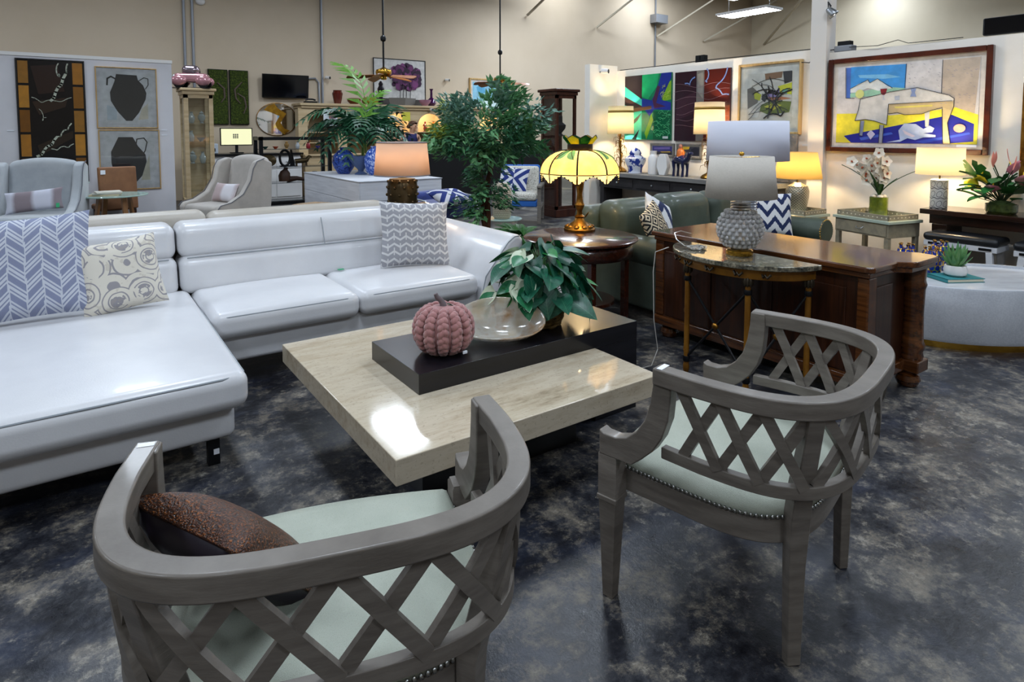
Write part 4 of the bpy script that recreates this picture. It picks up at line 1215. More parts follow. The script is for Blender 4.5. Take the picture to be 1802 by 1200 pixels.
# the large still life with a white cat: outlines measured on the canvas
def uvq(x, y):
    u = (x - 107) / 750; yt = 293 - 58 * u; yb = 695 + 10 * u
    return (min(1, max(0, u)), min(1, max(0, (yb - y) / (yb - yt))))
def Q(*p): return [uvq(*c) for c in p]
M_FRM = mat('glossy mahogany frame', '#3a130c', .18, 0, '#55200f', 6, coat=.6)
LN = '#23222c'
big = [('#c7b5a2', Q((683, 250), (857, 230), (840, 540), (735, 508), (683, 430))),
       ('#f3e33a', Q((107, 540), (230, 538), (420, 548), (560, 535), (750, 505), (857, 545), (857, 705), (107, 700))),
       ('#171d92', Q((155, 660), (735, 545), (840, 595), (840, 690), (700, 705), (200, 700))),
       ('#3f5fc8', Q((250, 670), (430, 640), (440, 650), (260, 685))), ('#2a46b8', Q((560, 690), (820, 640), (825, 650), (600, 700))),
       ('#4a6fc0', Q((157, 292), (187, 290), (190, 455), (163, 455))), ('#3f97e0', Q((187, 288), (500, 270), (497, 400), (187, 400))),
       ('#7cc0ec', Q((230, 330), (400, 325), (470, 340), (380, 350), (240, 345))),
       ('#9fd0b2', Q((187, 452), (187, 430), (300, 410), (420, 395), (495, 400), (495, 410), (300, 445))),
       ('#e6e8e4', Q((187, 405), (230, 380), (290, 355), (302, 372), (345, 350), (400, 388), (430, 400), (350, 415), (290, 400), (230, 425), (187, 425))),
       ('#d8d6cf', Q((602, 530), (628, 525), (625, 610), (608, 610))),
       ('#d8c28c', Q((690, 512), (735, 470), (745, 500), (718, 590), (735, 702), (700, 705), (694, 600))),
       ('#c9b184', Q((412, 487), (735, 462), (735, 522), (690, 507), (640, 520), (590, 540), (500, 545), (460, 533), (412, 540))),
       ('#e0cf6a', Q((440, 500), (640, 490), (640, 500), (450, 510))),
       ('#ded9d2', Q((250, 460), (420, 420), (560, 398), (720, 440), (745, 458), (735, 473), (412, 487), (405, 600), (335, 578), (285, 570), (222, 577))),
       ('#8c93b0', Q((256, 577), (277, 578), (268, 660), (252, 658))), ('#a9a8b4', Q((368, 600), (390, 602), (385, 702), (365, 702))),
       ('#b9c6e4', Q((405, 695), (480, 680), (470, 630), (500, 592), (560, 595), (600, 622), (630, 603), (655, 618), (645, 640), (600, 645), (662, 655), (662, 666), (600, 668), (560, 682), (520, 672), (480, 692))),
       ('#e7d6e2', Q((490, 625), (520, 640), (560, 660), (545, 668), (505, 650))),
       ('#8a1420', Q((362, 405), (400, 402), (394, 430), (386, 437), (376, 437), (367, 430))), ('#c9ccd8', Q((379, 437), (385, 437), (386, 458), (398, 463), (374, 463), (380, 458))),
       ('#b6bccb', Q((442, 445), (470, 440), (470, 465), (445, 467))), ('#8fa0cc', Q((525, 402), (555, 402), (550, 425), (558, 447), (525, 447), (533, 425))),
       ('#dfe08a', circ(*uvq(245, 432), .034, 1.7)), ('#e9a392', circ(*uvq(775, 618), .038, 1.3)), ('#cfc6e2', Q((295, 650), (318, 627), (343, 650), (318, 680)))]
for pl_ in (((250, 460), (420, 420), (560, 398), (720, 440), (745, 458)), ((250, 460), (240, 520), (222, 577), (285, 570), (335, 578), (405, 600), (412, 487), (735, 470)), ((412, 540), (460, 533), (500, 545), (590, 540), (640, 520), (690, 507)), ((683, 250), (683, 430)), ((157, 292), (163, 455), (215, 457)), ((187, 405), (290, 355), (302, 372), (345, 350), (430, 400)), ((690, 512), (694, 600), (700, 705)), ((745, 458), (745, 500), (718, 590), (735, 702)), ((500, 270), (497, 400)), ((368, 600), (365, 702)), ((390, 602), (385, 702)), ((256, 577), (252, 658), (268, 660))):
    big.append((LN, 'line', .006, Q(*pl_)))
rnd = random.Random(2)
for i in range(70):
    x, y = rnd.uniform(510, 850), rnd.uniform(265, 500)
    if x < 680 and y > 395: continue
    big.append(('#9d96a2', 'line', .004, Q((x, y), (x + 8, y + 3))))
pt = picture('framed_painting', 'large framed painting of a draped table and a white cat on a blue rug', 1.60, 1.065, (7.298, 3.108, 1.31), -PI / 2, M_FRM, .055, .06, .05, '#ded4c9', '#dbd5d3', big)
X(.53, .70, -.064, -.061, .075, .10).build('title_label', M_TAGW, pt)

grn = [('#2a1b20', [(0, 1), (.39, 1), (.39, .62), (0, .80)]), ('#3fd0bc', [(0, .84), (.39, .62), (.39, .52), (0, .68)]), ('#36211f', [(0, .68), (.39, .52), (.39, .44), (0, .55)]),
       ('#43c9b6', [(0, .55), (.18, .48), (.39, .46), (.39, 0), (0, 0)]), ('#10262a', [(0, .20), (.20, .30), (.39, .42), (.30, .30), (.12, .18)]), ('#0f1f24', [(.17, 0), (.34, .16), (.27, 0)]),
       ('#0f7a52', [(.39, 1), (1, 1), (1, 0), (.39, 0)]), ('#19a366', [(.39, 1), (.75, 1), (.70, .80), (.52, .62), (.39, .66)]), ('#0b5d3b', [(.64, 0), (1, 0), (1, .42), (.64, .44)]), ('#7fae2c', [(.78, .78), (1, .88), (1, .60), (.84, .58)]), ('#6fae2a', [(.46, .10), (.60, .40), (.64, .30), (.5, .0)]),
       ('#1b2f8f', [(.80, 1), (1, 1), (1, .92), (.80, .60), (1, .56), (1, .44), (.66, .46), (.56, .36), (.48, .44), (.39, .50), (.39, .64), (.60, .60), (.70, .74)]), ('#4a2448', [(.62, .60), (.72, .82), (.78, .80), (.70, .56), (.9, .50), (.66, .48)]), ('#5a3a28', [(.1, .48), (.6, .52), (.6, .47), (.1, .42)])]
rnd = random.Random(4)
for i in range(34):
    u, v = rnd.uniform(.64, .98), rnd.uniform(.04, .42)
    grn.append(('#5fd08f', 'line', .005, wig((u, v), (min(.99, u + .1), v + rnd.uniform(-.05, .05)), .015, 5, 1, i)))
for i in range(16):
    u, v = rnd.uniform(.8, .97), rnd.uniform(.6, .8)
    grn.append(('#c9d65a', 'line', .004, wig((u, v), (min(.99, u + .06), v + .03), .01, 4, 1, i)))
grn.append(('#c9d6da', [(.86, .02), (.97, .02), (.97, .055), (.86, .055)]))
picture('acrylic_art_panel', 'frameless green and turquoise abstract panel with a blue branch', .955, 1.005, (7.318, 6.765, 1.41), -PI / 2, None, 0, .03, 0, '#000000', '#0f7a52', grn, gloss=.12)
red = [('#2c1420', [(0, 1), (.41, 1), (.41, 0), (0, 0)]), ('#6d6a68', [(.41, 1), (.55, 1), (.55, 0), (.41, 0)]), ('#4d1a16', [(.55, 1), (1, 1), (1, 0), (.55, 0)]), ('#7a2c18', [(.7, .45), (1, .5), (1, .1), (.62, .0)]), ('#8a8680', [(.43, .95), (.53, .97), (.53, .6), (.43, .7)]), ('#3a1f2c', [(.05, .6), (.4, .7), (.4, .4), (.02, .3)])]
for p in (wig((.95, .98), (.76, .72), .02, 8, 1), wig((.76, .72), (.98, .62), .02, 8, 1), wig((.60, .98), (.60, .80), .03, 8, 1), wig((.20, .80), (.38, .88), .03, 8, 1)):
    red.append(('#5a78c0', 'line', .02, p)); red.append(('#a9bbe0', 'line', .006, p))
for i in range(7): red.append(('#8a6a74', 'line', .004, wig((.02, .2 + .1 * i), (.98, .3 + .08 * i), .03, 14, 1.3, i)))
picture('acrylic_art_panel', 'frameless maroon abstract panel with a grey stripe and blue tendrils', .95, 1.0, (7.318, 5.745, 1.40), -PI / 2, None, 0, .03, 0, '#000000', '#3a1820', red, gloss=.12)
M_BLOND = wood('blond wood', '#b08a52', '#cfae76', .4, 5, 2, .1)
ab = [('#d9d5cf', [(0, 0), (1, 0), (1, 1), (0, 1)])]
for c, p in (('#6f6a66', [(0, .7), (.12, .74), (.3, .6), (.25, .42), (.02, .30)]), ('#8d6a52', [(.4, .98), (.8, 1), (.78, .88), (.42, .86)]), ('#3a3a40', [(.8, 1), (1, 1), (1, .8), (.84, .76)]), ('#dfe03c', [(.7, .72), (1, .78), (1, .55), (.74, .60)]), ('#8f7fb8', [(.45, .62), (.75, .66), (.7, .5), (.5, .48)]), ('#c27a52', [(.48, .52), (.8, .52), (1, .48), (.6, .44)]), ('#6b7a2a', [(.34, .38), (.6, .46), (1, .42), (.96, .22), (.5, .18), (.3, .26)]), ('#c9c332', [(.4, .34), (.6, .4), (.8, .36), (.6, .26)]), ('#b8bf2e', [(.16, .64), (.34, .58), (.30, .46), (.18, .5)]), ('#e9e7e2', [(.05, .28), (.2, .3), (.3, .22), (.26, .12), (.1, .14)]), ('#2b2b30', [(.36, .6), (.46, .52), (.42, .42), (.34, .48)]), ('#7ab0a0', [(.8, .66), (.92, .66), (.9, .56), (.8, .58)])):
    ab.append((c, p))
for i in range(16): ab.append(('#26262b', 'line', .007 + .006 * (i % 3), wig((rnd.uniform(0, .5), rnd.uniform(.1, .9)), (rnd.uniform(.4, .98), rnd.uniform(.15, .9)), .05, 10, 1, i)))
picture('framed_print', 'framed abstract print in yellow, grey and black with a blond wood frame', .885, .915, (7.318, 4.695, 1.505), -PI / 2, M_BLOND, .03, .05, .1, '#e3e0db', '#d9d5cf', ab, 'print', glass=True)
M_GREYF = mat('grey washed frame', '#8b8782', .5, .2, '#726e69', 14)
picture('framed_mirror', 'grey washed frame propped on the console below the abstract print', .62, .60, (7.25, 4.56, .905), -PI / 2, M_GREYF, .09, .04, 0, bg='#b9b6b0', layers=[('#d9d5cc', [(.1, .1), (.9, .1), (.9, .9), (.1, .9)])], cat='frame')
picture('small_framed_painting', 'small silver framed painting of a dusky blue landscape behind white vases', .47, .215, (7.318, 6.46, 1.145), -PI / 2, M_GREYF, .03, .03, .012, '#cfc9bd', '#2d2f78', [('#2c2c3a', [(0, 0), (1, 0), (1, .4), (.5, .3), (0, .45)]), ('#c9a42a', [(.4, .35), (.9, .42), (.95, .3), (.5, .25)]), ('#6a5fa8', [(.1, .8), (.9, .9), (.9, .65), (.1, .6)])])
picture('small_framed_painting', 'small silver framed painting of a yellow and black landscape behind the rider figurine', .455, .215, (7.318, 5.955, 1.145), -PI / 2, M_GREYF, .03, .03, .012, '#cfc9bd', '#3a3842', [('#e0b52a', [(0, .6), (.5, .7), (.55, 1), (0, 1)]), ('#d98c2a', [(.1, .15), (.35, .2), (.35, .45), (.1, .4)]), ('#1a1a2c', [(.6, .1), (.98, .1), (.98, .8), (.8, .95), (.62, .7)]), ('#77757c', [(.3, .1), (.6, .05), (.6, .4), (.36, .35)])])
# left partition
M_BF = mat('black picture frame', '#0b0a0c', .35)
d1 = [('#0e0b0c', [(.18, 0), (.82, 0), (.82, 1), (.18, 1)])]
for i in range(5):
    for a, b in ((.01, .16), (.83, .99)): d1.append((('#8a5a20', '#a86f28', '#7a4c1a', '#b87f30', '#9a6a2c')[(i + int(a > .5) * 2) % 5], [(a, .01 + i * .2), (b, .01 + i * .2), (b, .19 + i * .2), (a, .19 + i * .2)]))
for c, p in (('#2e1f1a', [(.2, .95), (.6, .97), (.7, .75), (.3, .72)]), ('#33251c', [(.2, .66), (.75, .7), (.7, .62), (.3, .55)]), ('#2a2018', [(.25, .30), (.8, .42), (.8, .36), (.3, .22)]), ('#231a15', [(.3, .15), (.7, .2), (.7, .05), (.3, .03)])): d1.append((c, p))
for wd, p in ((.035, wig((.48, .66), (.72, .88), .01, 8, 2)), (.018, wig((.72, .88), (.76, .97), .01, 6, 1)), (.015, wig((.60, .86), (.62, .95), .03, 8, 1)), (.010, wig((.2, .68), (.48, .66), .015, 8, 1)), (.008, wig((.48, .66), (.8, .69), .01, 8, 1)), (.03, wig((.24, .20), (.55, .36), .01, 8, 2)), (.016, wig((.55, .36), (.78, .47), .012, 8, 2)), (.012, wig((.46, .26), (.8, .30), .01, 9, 2)), (.010, wig((.55, .06), (.8, .13), .008, 7, 2)), (.007, wig((.3, .57), (.4, .5), .03, 8, 1))):
    d1.append(('#b9bfae', 'line', wd, p))
picture('framed_art', 'tall black framed dark abstract with amber side bars and pale branches', .80, 1.76, (-.235, 11.198, .805), 0, M_BF, .018, .04, 0, bg='#0e0b0c', layers=d1, cat='painting', gloss=.2)
jug1 = [('#c9c8cc', [(.06, .06), (.94, .06), (.94, .95), (.06, .95)]), ('#b3bcc6', [(.1, .07), (.28, .08), (.3, .3), (.1, .36)]), ('#c9bfae', [(.7, .08), (.9, .1), (.9, .4), (.78, .3)]), ('#10131c', [(.30, .95), (.70, .94), (.72, .85), (.82, .75), (.88, .60), (.86, .48), (.72, .22), (.58, .06), (.46, .06), (.30, .24), (.18, .44), (.17, .60), (.26, .80)]),
        ('#10131c', 'line', .022, [(.28, .86), (.2, .9), (.13, .86), (.12, .74)]), ('#14161c', 'line', .012, [(.74, .84), (.84, .9), (.92, .88), (.92, .76), (.86, .68)])]
jug2 = [('#c9c8cc', [(.06, .06), (.94, .06), (.94, .95), (.06, .95)]), ('#b9b3a2', [(.7, .1), (.88, .1), (.88, .6), (.76, .3)]), ('#10131c', [(.28, .94), (.56, .94), (.66, .76), (.80, .60), (.82, .46), (.72, .18), (.6, .06), (.3, .06), (.18, .2), (.13, .44), (.13, .66)]), ('#10131c', 'line', .016, [(.62, .8), (.64, .9), (.78, .92), (.84, .84), (.8, .68), (.7, .5)])]
picture('framed_print', 'framed print of a black two-handled jug, the upper of the pair', .80, .92, (.69, 11.198, 1.585), 0, M_BLOND, .016, .03, .05, '#c6c4ca', '#c9c8cc', jug1, 'print', 'black jug prints', glass=True)
picture('framed_print', 'framed print of a black one-handled jug, the lower of the pair', .80, .92, (.70, 11.198, .645), 0, M_BLOND, .016, .03, .05, '#c6c4ca', '#c9c8cc', jug2, 'print', 'black jug prints', glass=True)
for i, (x, z) in enumerate(((1.17, 1.56), (1.17, 1.48), (-.72, 1.55), (-.72, .95))):
    tag(X(x - .04, x + .04, 11.19, 11.197, z - .008, z + .008).build('wall_tag', M_TAGW), ('upper small white price tag beside the jug prints', 'lower small white price tag beside the jug prints', 'upper white price tag left of the dark framed abstract', 'lower white price tag left of the dark framed abstract')[i], 'tag')
# back wall pictures
pp_ = [('#d9d6d2', [(0, 0), (1, 0), (1, 1), (0, 1)]), ('#4a4440', [(0, 0), (1, 0), (1, .12), (0, .15)])]
rnd = random.Random(9)
for i in range(130):
    a = rnd.uniform(0, 2 * PI); r = rnd.random() ** .5
    u = .60 + .30 * r * math.cos(a); v = .62 + .27 * r * math.sin(a)
    pp_.append((rnd.choice(['#3a1238', '#55204f', '#6d2c62', '#2c0e2c', '#7d3a72']), circ(u, v, rnd.uniform(.03, .07), 1.3, 7)))
for u in (.48, .54, .6, .68): pp_.append(('#2a2024', 'line', .02, [(u, .12), (u + .01, .45)]))
picture('framed_painting', 'wide framed picture of a purple flowering tree on the rear wall', 1.52, 1.24, (7.235, 15.598, 2.22), 0, M_BF, .02, .04, 0, bg='#d9d6d2', layers=pp_)
picture('framed_painting', 'wood framed picture of a turquoise sky half hidden behind the ficus', 1.5, .95, (10.15, 15.598, 2.12), 0, M_BLOND, .05, .05, .06, '#e2ded8', '#8ec6e0', [('#cfe6ea', [(0, .1), (.5, .4), (1, .2), (1, 0), (0, 0)]), ('#5aa8cf', [(.1, .8), (.3, .95), (.35, .6), (.15, .5)]), ('#4fae9c', [(.6, .2), (.9, .5), (1, .2)])])
picture('framed_painting', 'small gilt framed golden landscape beside the tall dark display cabinet', .7, .55, (12.35, 15.598, 1.75), 0, M_BLOND, .05, .05, 0, bg='#c9a05a', layers=[('#8a6a3a', [(0, 0), (1, 0), (1, .4), (0, .3)]), ('#e0c88a', [(0, .6), (1, .7), (1, 1), (0, 1)])])
# moss panels
def mossy():
    m, nt, b = newmat('preserved moss'); vec, _ = coords(nt); n = noise(nt, vec, 26, 6, .7)
    nt.links.new(ramp(nt, n, [(.35, '#1c2608'), (.5, '#3a4a10'), (.65, '#5d6c1c')]), b.inputs['Base Color']); b.inputs['Roughness'].default_value = 1
    addbump(nt, b, n, .05, 1); return m
M_MOSS = mossy()
for i, x in enumerate((2.73, 3.175)):
    t = thing('moss_wall_panel', ('green moss wall panel with a pale curved branch, half behind the pine cabinet', 'green moss wall panel with two dark curved branches, beside the television')[i], 'wall art', (x, 15.598, 1.69), 0, 'moss wall panels')
    X(-.205, .205, -.05, 0, 0, 1.25).build('tray', M_BLKMETAL, t)
    X(-.19, .19, -.075, -.05, .015, 1.235).build('moss', M_MOSS, t)
    for q in ([[(-.02, .95), (.12, .82), (.13, .62), (.05, .5)]] if i == 0 else [[(.06, .98), (-.1, .8), (-.08, .6), (.02, .48)], [(-.05, .72), (.1, .62), (.14, .42), (.08, .25)]]):
        MB().tube([(x_, -.085, z_) for x_, z_ in q], [.014, .022, .02, .01], 7).build('branch', mat('weathered branch', '#5d4f44', .8), t)
# television, mirror, monitor
tv = thing('wall_television', 'black flat television tilted on the rear wall above the oval mirror', 'television', (4.205, 15.5, 2.33))
tv.rotation_euler = (R(8), 0, 0)
X(-.54, .54, -.03, .03, 0, .56).build('housing', M_BLKMETAL, tv, bev=.006)
X(-.525, .525, -.034, -.03, .02, .545).build('screen', mat('dark screen', '#07080c', .08), tv)
MB().bar((0, .03, .28), (0, .12, .28), .2, .2).build('wall_bracket', M_BLKMETAL, tv)
mr = thing('oval_mirror', 'oval mirror with a gold zigzag inlay under the television', 'mirror', (4.015, 15.595, 1.82))
MB().lathe([(0, 0), (.46, 0), (.47, .008), (.46, .02), (0, .02)], 48, sy=.83).build('mirror_glass', M_MIRROR, mr, rot=(R(90), 0, 0))
MB().lathe([(.462, -.002), (.475, .0), (.475, .024), (.462, .026)], 48, sy=.835, caps=False).build('rim', M_GOLD, mr, rot=(R(90), 0, 0))
MB().prism([(-.20, .33), (-.05, .375), (.02, .27), (.22, .14), (.08, -.08), (.16, -.22), (.30, -.27), (.16, -.36), (-.0, -.22), (-.04, -.1), (.06, .08), (-.12, .16), (-.3, .22)], -.028, -.0215, 'y').build('gold_inlay', mat('gold leaf inlay', '#b98a20', .35, .5, '#8a5f10', 10), mr)
wt = thing('office_desk', 'white desk with a black top and drawers along the rear wall', 'desk', (0, 0, 0))
X(2.0, 4.31, 14.5, 15.3, 1.0, 1.05).build('desk_top', M_BLACK, wt, bev=.004)
X(2.05, 4.28, 14.56, 15.28, .02, 1.0).build('body', M_WHITEP, wt)
for k in range(4):
    x = 2.07 + k * .55
    d_ = X(x, x + .52, 14.545, 14.56, .70, .97).build('drawer', M_WHITEP, wt, bev=.004)
    MB().tube([(x + .2, 14.54, .85), (x + .26, 14.525, .85), (x + .32, 14.54, .85)], .008, 6).build('handle', M_STEEL, d_)
    X(x, x + .52, 14.545, 14.56, .06, .67).build('door', M_WHITEP, wt, bev=.004)
mo = thing('computer_monitor', 'computer monitor with a pale yellow screen and a dot grid logo', 'monitor', (2.96, 14.9, 1.05))
X(-.335, .335, -.02, .02, .17, .56).build('bezel', M_BLKMETAL, mo)
X(-.315, .315, -.024, -.02, .19, .54).build('screen', mat('lit yellow screen', '#20201c', .4, emit='#f2f3c4', es=.9), mo)
for i in range(3):
    for j in range(3): X(-.075 + .04 * i, -.045 + .04 * i, -.027, -.024, .33 + .035 * j, .357 + .035 * j).build('logo_dot', mat('screen grey', '#4d4d48', .5), mo)
X(-.03, .03, -.01, .02, .02, .2).build('stand', M_BLKMETAL, mo); X(-.13, .13, -.09, .09, 0, .02).build('foot', M_BLKMETAL, mo)
pr_ = thing('desk_printer', 'pale grey printer on the desk behind the pine glass cabinet', 'printer', (2.35, 14.9, 1.051)); X(-.2, .2, -.2, .2, 0, .22).build('body', mat('pale plastic', '#b9c2cc', .4), pr_, bev=.02); X(-.14, .14, -.21, -.2, .05, .12).build('paper_slot', M_BLKMETAL, pr_)

# ================================================================ pine hutch on the rear wall
M_PINE = wood('waxed pine', '#b79c74', '#d3bd97', .5, 4, 0, .1)
M_PINEI = mat('pine interior', '#e0cba6', .7)
ht = thing('arched_hutch', 'long pale pine hutch with a row of lit arched niches', 'hutch', (0, 0, 0))
HX0, BW, NB = 4.42, .95, 6
HX1 = HX0 + BW * NB
X(HX0, HX1, 15.45, 15.5, .0, 2.15).build('back_board', M_PINEI, ht)
X(HX0 - .08, HX1 + .08, 14.78, 15.52, 2.14, 2.2).build('cornice', M_PINE, ht, bev=.012)
X(HX0 - .04, HX1 + .04, 14.82, 15.5, 2.08, 2.14).build('frieze', M_PINE, ht, bev=.01)
X(HX0, HX1, 14.75, 15.5, 0, .95).build('lower_cabinet', M_PINE, ht)
X(HX0 - .02, HX1 + .02, 14.7, 15.5, .95, .99).build('counter', M_PINE, ht, bev=.008)
for z in (1.52, 1.27):
    X(HX0 + .03, HX1 - .03, 14.9, 15.46, z - .022, z).build('shelf', M_PINE, ht, bev=.004)
for i in range(NB + 1):
    x = HX0 + BW * i
    X(x - .012, x + .012, 14.9, 15.45, .99, 2.08).build('divider', M_PINEI, ht)
    X(x - .11, x + .11, 14.86, 14.9, .99, 2.08).build('stile', M_PINE, ht, bev=.006)
for i in range(NB):
    xc = HX0 + BW * (i + .5); r = BW / 2 - .11
    g = MB(); zs = 1.66; n_ = 14
    pts = [(xc - r * math.cos(PI * k / n_), zs + r * .95 * math.sin(PI * k / n_)) for k in range(n_ + 1)]
    for k in range(n_):
        a, b = pts[k], pts[k + 1]
        g.prism([a, b, (b[0], 2.08), (a[0], 2.08)], 14.862, 14.898, 'y')
    g.build('arch', M_PINE, ht)
    MB().tube([(p[0], 14.86, p[1]) for p in pts], .012, 6).build('arch_moulding', M_PINE, ht)
    if i in (1, 2, 3, 4, 5):
        MB().lathe([(0, 0), (.03, 0), (.03, .012)], 12, (xc, 15.1, 2.06)).build('puck_light', mat('warm puck', '#ffffff', .5, emit='#ffd8a0', es=15), ht)
        bulb(ht, (xc, 15.05, 2.0), 9, (1, .80, .55), .04)
KC = [('white', '#e6e4df'), ('blue-grey', '#8fa6b4'), ('black', '#1a1a1c'), ('amber', '#a8642c'), ('ruby', '#7a1f2a'), ('green', '#4f7a5a'), ('silver', '#b0b2b4'), ('cream', '#d8c9a8')]
KP = {'vase': [(0, 0), (.035, 0), (.05, .05), (.055, .1), (.03, .15), (.022, .18), (.034, .2)], 'bowl': [(0, 0), (.03, 0), (.035, .015), (.07, .06), (.075, .07), (.06, .06), (0, .025)], 'urn': [(0, 0), (.04, 0), (.025, .02), (.06, .08), (.062, .13), (.03, .16), (.045, .175), (.02, .2), (0, .22)], 'jug': [(0, 0), (.045, 0), (.06, .06), (.05, .12), (.028, .16), (.038, .19)]}
rnd = random.Random(21)
bayn = ['first', 'second', 'third', 'fourth', 'fifth', 'sixth']
def figurine(g, s=1.0):
    """a small standing figure of one body"""
    g.lathe([(0, 0), (.045, 0), (.045, .012), (.03, .02), (.04, .07), (.028, .11), (.034, .145), (.014, .165), (.012, .175)], 12)
    g.ball((0, 0, .195), (.02, .02, .024), 8, 6); g.tube([(.03, 0, .14), (.05, -.01, .11), (.03, -.03, .09)], .009, 6); g.tube([(-.03, 0, .14), (-.05, -.01, .12), (-.045, -.03, .16)], .009, 6)
    return g
for b_ in range(NB):
    for lv, z in ((0, 1.52), (1, 1.27)):
        kinds = rnd.sample(['vase', 'bowl', 'urn', 'jug', 'figurine'], 3)
        cols = rnd.sample(KC, 3)
        for k in range(3):
            x = HX0 + BW * b_ + .22 + .25 * k; kd = kinds[k]; cn, cc = cols[k]
            g = MB()
            if kd == 'figurine': figurine(g)
            else: g.lathe(KP[kd], 16)
            sc = rnd.uniform(.85, 1.3) if lv == 0 else rnd.uniform(.7, .95)
            g.xf(Matrix.Scale(sc, 4))
            o = g.build('hutch_' + kd, mat('glazed ' + cn, cc, .25, coat=.3)); o.location = (x, 15.12, z + .0005)
            tag(o, 'small %s %s on the %s shelf of the %s hutch niche from the left' % (cn, kd, 'upper' if lv == 0 else 'lower', bayn[b_]), kd, 'ornaments in the pine hutch')
# notices pinned to the hutch
tag(X(4.90, 5.24, 14.84, 14.845, 1.66, 2.08).build('paper_notice', mat('printed notice', '#d3d9df', .7)), 'white paper notice pinned to the pine hutch', 'notice')
o = bpy.data.objects['paper_notice']; o['category'] = 'notice'
X(5.03, 5.2, 14.837, 14.84, 1.84, 2.0).build('photo_print', mat('printed photo', '#6d5a70', .6, 0, '#b06a4a', 12), o); X(4.95, 5.2, 14.837, 14.84, 1.71, 1.73).build('text_line', mat('grey print', '#8a8f96', .7), o)
tag(X(6.94, 7.17, 14.84, 14.845, 1.8, 2.03).build('paper_notice', mat('yellow card', '#d9d24a', .7)), 'bright yellow card pinned to the hutch just above the woman at the counter', 'notice')
# things on top of the hutch
def lathe_thing(name, label, cat, prof, m, loc, n=20, group=None, sx=1, sy=1, rz=0):
    o = MB().lathe(prof, n, sx=sx, sy=sy).build(name, m); o.location = loc; o.rotation_euler = (0, 0, rz); return tag(o, label, cat, group)
lathe_thing('ceramic_vase', 'tall brown glazed vase on the hutch beside the palm frond', 'vase', [(0, 0), (.08, 0), (.1, .1), (.13, .26), (.1, .32), (.11, .34), (.09, .34)], mat('oxblood glaze', '#5a1f14', .2, coat=.5), (5.36, 15.15, 2.201))
lathe_thing('ceramic_vase', 'squat mustard yellow pumpkin-shaped vase on top of the hutch', 'vase', [(0, 0), (.1, 0), (.2, .06), (.21, .12), (.15, .19), (.05, .2)], mat('mustard glaze', '#8a7a1c', .3), (6.2, 15.15, 2.201))
lathe_thing('glass_vase', 'long-necked purple glass vase on top of the hutch', 'vase', [(0, 0), (.07, 0), (.13, .08), (.11, .17), (.035, .24), (.03, .42), (.06, .47)], mat('purple glass', '#4a1450', .08, trans=.3, coat=.6), (7.95, 15.15, 2.201))
lathe_thing('glass_bowl', 'pink fluted glass bowl on the hutch below the purple vase', 'bowl', [(0, 0), (.06, 0), (.15, .1), (.17, .16), (.14, .1), (0, .03)], mat('pink glass', '#c28aa4', .1, trans=.3, coat=.5), (7.68, 15.0, 2.201))
lathe_thing('ceramic_vase', 'slim dark figure-shaped vase on the hutch under the purple tree picture', 'vase', [(0, 0), (.06, 0), (.05, .2), (.09, .42), (.05, .5), (.06, .55), (.02, .62)], mat('dark bronze glaze', '#1d1820', .3), (6.52, 15.2, 2.201))
lathe_thing('ceramic_bowl', 'round rust-coloured bowl on top of the hutch', 'bowl', [(0, 0), (.08, 0), (.16, .08), (.17, .14), (.12, .16)], mat('rust glaze', '#6a3a1c', .35), (5.78, 15.15, 2.201))
lathe_thing('planter_box', 'grey stone trough on the hutch below the purple tree picture', 'planter', [(0, 0), (.26, 0), (.3, .2), (.27, .2), (.25, .05), (0, .05)], mat('grey stone', '#6f6b66', .8), (7.1, 15.15, 2.201), 4, sx=1.3, sy=.6, rz=0)
o = thing('desk_phone', 'black telephone set on the left end of the hutch top', 'telephone', (4.68, 15.1, 2.201)); X(-.14, .14, -.1, .1, 0, .05).build('body', M_BLKMETAL, o, bev=.01); MB().tube([(-.12, 0, .08), (-.05, 0, .1), (.05, 0, .1), (.12, 0, .08)], .02, 8).build('handset', M_BLKMETAL, o)

# ================================================================ reception counter and the woman behind it
ctn = thing('reception_counter', 'tall black reception counter behind the ficus tree', 'counter', (0, 0, 0))
X(5.9, 9.6, 12.2, 12.24, 0, 1.17).build('front_panel', mat('black counter front', '#0a0a0d', .5), ctn); X(5.9, 9.6, 12.24, 12.8, 0, 1.17).build('body', M_BLKMETAL, ctn); X(5.85, 9.65, 12.15, 12.85, 1.17, 1.2).build('counter_top', M_BLACK, ctn, bev=.006)
for i, (x, c, lb, pf) in enumerate(((6.9, '#2a2a30', 'dark grey ornament heap on the reception counter', [(0, 0), (.12, 0), (.1, .05), (.05, .09), (0, .1)]), (7.35, '#6a3014', 'shallow reddish wooden bowl on the reception counter', [(0, 0), (.1, 0), (.3, .1), (.33, .16), (.28, .1), (0, .03)]))):
    lathe_thing('counter_bowl', lb, 'bowl', pf, mat('counter ornament ' + c, c, .35), (x, 12.45, 1.2))
